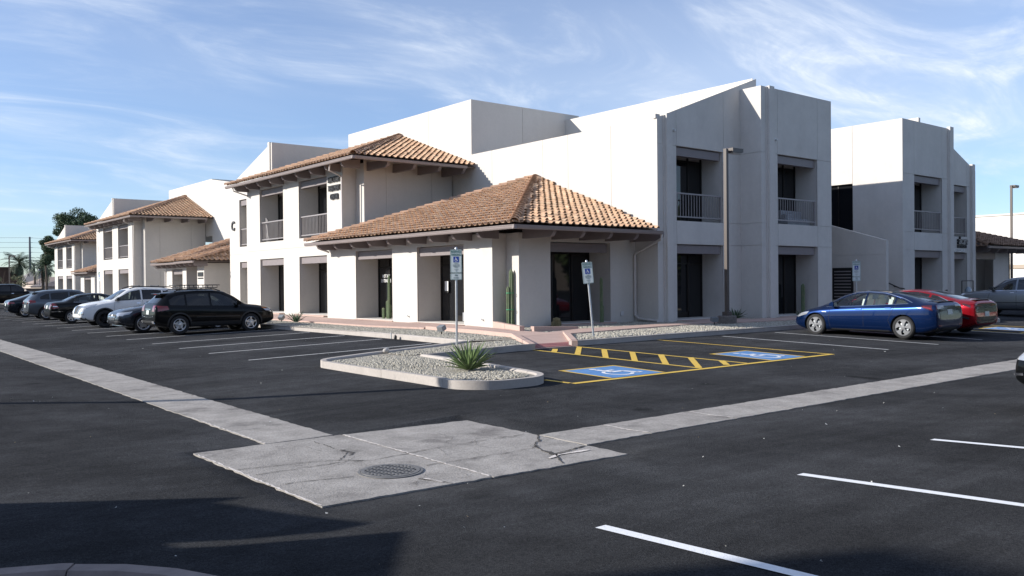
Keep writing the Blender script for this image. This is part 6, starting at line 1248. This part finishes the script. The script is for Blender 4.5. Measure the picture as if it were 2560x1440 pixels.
palm('feathery palm beside the tall utility pole', XP(50, 150), 150, 5.4, 2.9, 1, 44); palm('small far palm right of the utility pole', XP(86, 205), 205, 6.0, 2.2, 2); palm('tall thin palm before the white end wall', XP(113, 196), 196, 6.6, 2.4, 3); palm('palm with drooping fronds half hidden by the white end wall', XP(106, 170), 170, 4.6, 2.6, 4); palm('low far palm beside the white end wall', XP(120, 230), 230, 6.0, 2.4, 6)

# ------------------------------------------------------------------ far background
UY = 330; UX = XP(76, UY); up_ = thing('utility_pole', 'tall grey steel utility pole carrying power lines', 'pole', (UX, UY, 0)); UPM = mat('pole_steel', (.13, .14, .16), .6)
MB().tube([(UX, UY, 0), (UX, UY, 18.6)], [.50, .30], 10).build('mast', UPM, up_, 60)
for z in (18.2, 16.6, 14.9, 13.3): MB().tube([(UX, UY, z), (UX+.9, UY, z+.1)], .07, 5).build('insulator_arm', UPM, up_)
WIRE = mat('wire', (.10, .11, .12), .6)
for i, (z, lb) in enumerate(((18.2, 'topmost power line on the tall utility pole'), (16.6, 'second power line from the top of the utility pole'), (14.9, 'third power line from the top of the utility pole'), (13.3, 'fourth power line from the top of the utility pole'), (11.0, 'upper one of the three low thin lines on the utility pole'), (10.1, 'middle one of the three low thin lines on the utility pole'), (9.1, 'lowest thin line on the utility pole'))):
    w_o = thing('power_line', lb, 'wire', (UX, UY, z), 0, 'power lines'); r_ = .05 if i < 4 else .028
    for sg in (-1, 1): MB().tube([(UX+sg*130*k/14, UY+sg*18*k/14, z+.1-2.2*math.sin(math.pi*k/14)*.6) for k in range(15)], r_, 4).build('cable', WIRE, w_o)
BRN = mat('brown_brick', (.105, .062, .045), .9, var=.1, vscale=.8); GREYR = mat('far_roof', (.20, .185, .18), .9); FARW = mat('far_stucco', (.50, .42, .36), .9)
def house(name, label, x0, x1, y0, y1, h, rh, wm, rm, win=0):
    o = thing(name, label, 'building', ((x0+x1)/2, (y0+y1)/2, 0)); MB().box(x0, x1, y0, y1, 0, h).build('wall', wm, o)
    if rh:
        xm, ym = (x0+x1)/2, (y0+y1)/2; e = .5; MB().add([(x0-e, y0-e, h), (x1+e, y0-e, h), (x1+e, y1+e, h), (x0-e, y1+e, h), (x0+(x1-x0)*.35, ym, h+rh), (x1-(x1-x0)*.35, ym, h+rh)], [(0,1,5,4),(1,2,5),(2,3,4,5),(3,0,4),(3,2,1,0)]).build('roof', rm, o)
    else: MB().box(x0-.1, x1+.1, y0-.1, y1+.1, h, h+.25).build('coping', wm, o)
    for k in range(win): q = x0+(x1-x0)*(k+.5)/win; MB().box(q-.6, q+.6, y0-.03, y0-.005, h*.35, h*.7).build('window', GLASSD, o)
    return o
house('brick_building', 'low brown brick building at the far left end', -22, XP(51, 150), 150, 170, 4.6, 0, BRN, BRN, 5)
house('house', 'far house with a grey hipped roof behind the pole', XP(62, 240), XP(112, 240)+3, 240, 256, 2.9, 2.6, FARW, GREYR, 3); house('house', 'far house with a tan wall before the palms', XP(88, 210), XP(125, 210)+6, 210, 222, 2.4, 1.5, FARW, mat('tan_roof', (.33, .25, .21), .9), 2); house('house', 'dark roofed far house beside the white end wall', XP(104, 185), XP(104, 185)+14, 185, 196, 1.8, 1.7, FARW, mat('dark_far_roof', (.13, .11, .11), .9), 2)
lamp_post('thin dark lamp post before the brown brick building', XP(24, 128), 128, 0, 5.9, (.78, -.63), False)
for px, lb in ((105, 'thin far street lamp with a bell shade, the nearer to the palms'), (99, 'thin far street lamp with a bell shade beside the grey roof')):
    y = 188; x = XP(px, y); o = thing('bell_lamp', lb, 'lamp post', (x, y, 0), 0, 'far bell lamps'); MB().tube([(x, y, 0), (x, y, 5.2)], .06, 6).build('pole', UPM, o); MB().lathe([(.1, 5.4), (.14, 5.15), (.38, 4.8), (.37, 4.76)], (x, y, 0), 'Z', 10).build('shade', UPM, o, 40)
fw_ = thing('boundary_wall', 'dark low boundary wall far behind the parked row', 'wall', (30, 136, 0)); MB().box(-40, 24.5, 136, 136.3, 0, 1.5).build('wall', mat('far_wall', (.10, .085, .08), .9), fw_); MB().box(-40, 24.5, 135.95, 136.35, 1.5, 1.6).build('coping', mat('far_wall', (.1, .085, .08), .9), fw_)
# right end: white hall, carport, block wall
wh_ = thing('white_hall', 'large plain white hall behind the tile porch at the right', 'building', (90, 35, 0)); MB().box(76, 120, 12, 60, 0, 7.0).build('wall', mat('bright_stucco', (.78, .75, .71), .9, var=.02), wh_); MB().box(75.9, 120.1, 11.9, 60.1, 7.0, 7.15).build('coping', STUCCO, wh_)
cp = thing('carport', 'long flat carport roof behind the white SUV', 'carport', (70, 25, 0)); MB().box(68.5, 73.5, 14, 48, 2.55, 2.85).build('roof', mat('carport_fascia', (.42, .35, .28), .8), cp)
for y in (16, 23, 30, 37): MB().box(70.9, 71.1, y-.08, y+.08, 0, 2.55).build('post', STEEL, cp)
bw = thing('block_wall', 'pale block wall under the carport', 'wall', (74, 30, 0)); BLKW = mat('block', (.33, .33, .33), .9, var=.1, vscale=2, isl=.15)
for r_ in range(8):
    for k in range(24): y = 18+k*.82+(.41 if r_ % 2 else 0); MB().box(74.0, 74.3, y, y+.80, r_*.205, r_*.205+.195).build('block', BLKW, bw)
# trees across the lot behind the viewpoint (they mirror in glass and paint, and take their part of the sky)
for k, (x, y, h, lb) in enumerate(((-6, -34, 9, 'broad tree behind the viewpoint, nearest the shadow office'), (8, -38, 11, 'second broad tree behind the viewpoint'), (21, -33, 10, 'third broad tree behind the viewpoint'), (34, -37, 11, 'fourth broad tree behind the viewpoint'), (47, -34, 10, 'fifth broad tree behind the viewpoint'), (62, -38, 12, 'sixth broad tree behind the viewpoint'), (80, -30, 11, 'last broad tree of the row behind the viewpoint'), (72, 9, 9, 'tree at the far right end of the lot, nearest the white hall'), (70, -3, 10, 'second tree along the right end of the lot'), (68, -14, 9, 'third tree along the right end of the lot'), (70, -24, 10, 'fourth tree along the right end of the lot'))):  # right-end trees are added, unseen, to darken the blue car's tail reflection
    tree('shade_tree', lb, x, y, 0, h, blob(26, 5.6, 4.6, 3.4, h*.60, 1.6, 2.6, 40+k), GREEN, 120, .42, 50+k, .3, 'trees across the lot')
wl = thing('office_building', 'long low office across the lot behind the viewpoint', 'building', (35, -52, 0)); MB().box(-30, 110, -60, -48, 0, 6.5).build('wall', mat('tan_stucco', (.36, .30, .25), .9), wl); MB().box(-30.4, 110.4, -60.4, -47.6, 6.5, 6.9).build('coping', TRIM, wl)
for k in range(22): MB().box(-26+6*k, -22.5+6*k, -48.02, -47.97, 1, 3.2).build('window', GLASSD, wl)
# office behind the photographer: its stepped parapet throws the big shadow across the near left corner
sb = thing('office_building', 'low white office behind the viewpoint whose parapet shadow falls across the near asphalt', 'building', (-10, 0, 0))
XW = -4.0
# silhouette follows from the shadow outline on the ground (each corner lies up-sun from its shadow)
ca, sa, te = math.cos(SUN_A), math.sin(SUN_A), math.tan(SUN_E)
def upsun(x, y):
    t = (x-XW)/ca; return (y+t*sa, gz(x, y)+t*te)
sp = [upsun(*p) for p in ((2.97,7.48),(2.68,7.42),(3.36,5.91),(1.90,6.62),(1.98,6.26),(3.42,5.50),(2.62,4.42))]
sil = [(-14, 0), (sp[0][0], 0)]+sp+[(sp[-1][0]-2.0, sp[-1][1]-.45), (-14, sp[-1][1]-.5)]
MB().prism([(XW, y_, z_) for y_, z_ in sil], (-.35, 0, 0)).build('wall', STUCCO, sb)
MB().box(-13, XW-.35, -14, sp[0][0]-.02, 0, 2.6).build('wall_core', STUCCO, sb)
for k in range(3):
    y_ = 6-5*k; MB().box(XW-.02, XW+.03, y_-1.1, y_+1.1, .9, 1.9).build('window', GLASSD, sb)
XW2 = -24.0; tb = thing('office_building', 'tall white office block farther behind the viewpoint', 'building', (-30, -8, 0))
t_ = (4.0-XW2)/ca; yk = 3.55+t_*sa; zk = .2+((5.45-XW2)/ca)*te
MB().box(-36, XW2, -30, yk, 0, zk).build('wall', STUCCO, tb); MB().box(-36.1, XW2-.5, -30.1, yk-.4, zk, zk+.02).build('flat_roof', STUCCO2, tb)
for k in range(5):
    y_ = yk-3-5*k
    for z_ in (1.2, 5.2): MB().box(XW2-.02, XW2+.03, y_-1.2, y_+1.2, z_, z_+2.0).build('window', GLASSD, tb)
# kerbed planter in the near left corner, in that shadow
NP = [(-1.5, 6.1), (.2, 5.93), (.80, 5.80), (1.07, 5.70), (1.34, 5.50), (1.52, 5.22), (1.64, 4.9), (1.72, 4.4), (1.8, 3.0), (-1.5, 3.0)]
zn = lambda x, y: gz(x, y)+.10
nb = bed('planter_bed', NP, zn, 'dirt planter behind the curved near kerb'); kerb_run(NP[:9], nb, side=1, stone=1.5, m_=mat('dark_kerb', (.21, .175, .165), .9, bump=.5, bscale=40, var=.2, vscale=4))  # kerb colour darkened to paint in the shade of this corner
V, F = gravel([(.2, 5.7), (1.2, 5.4), (1.5, 4.6), (1.5, 4.0), (.2, 4.0)], zn, 260, .012, .03); g = wrap('gravel', np_mesh('gravel', V, F), mat('dirt_clod', (.16, .12, .10), .95, isl=.4)); tag(g, 'dark dirt crumbs in the near planter', None, kind='stuff')
pline((-.05, 7.2), (.62, 6.15), .30, mat('pale_paint', (.45, .47, .5), .8), 'kerb_line')
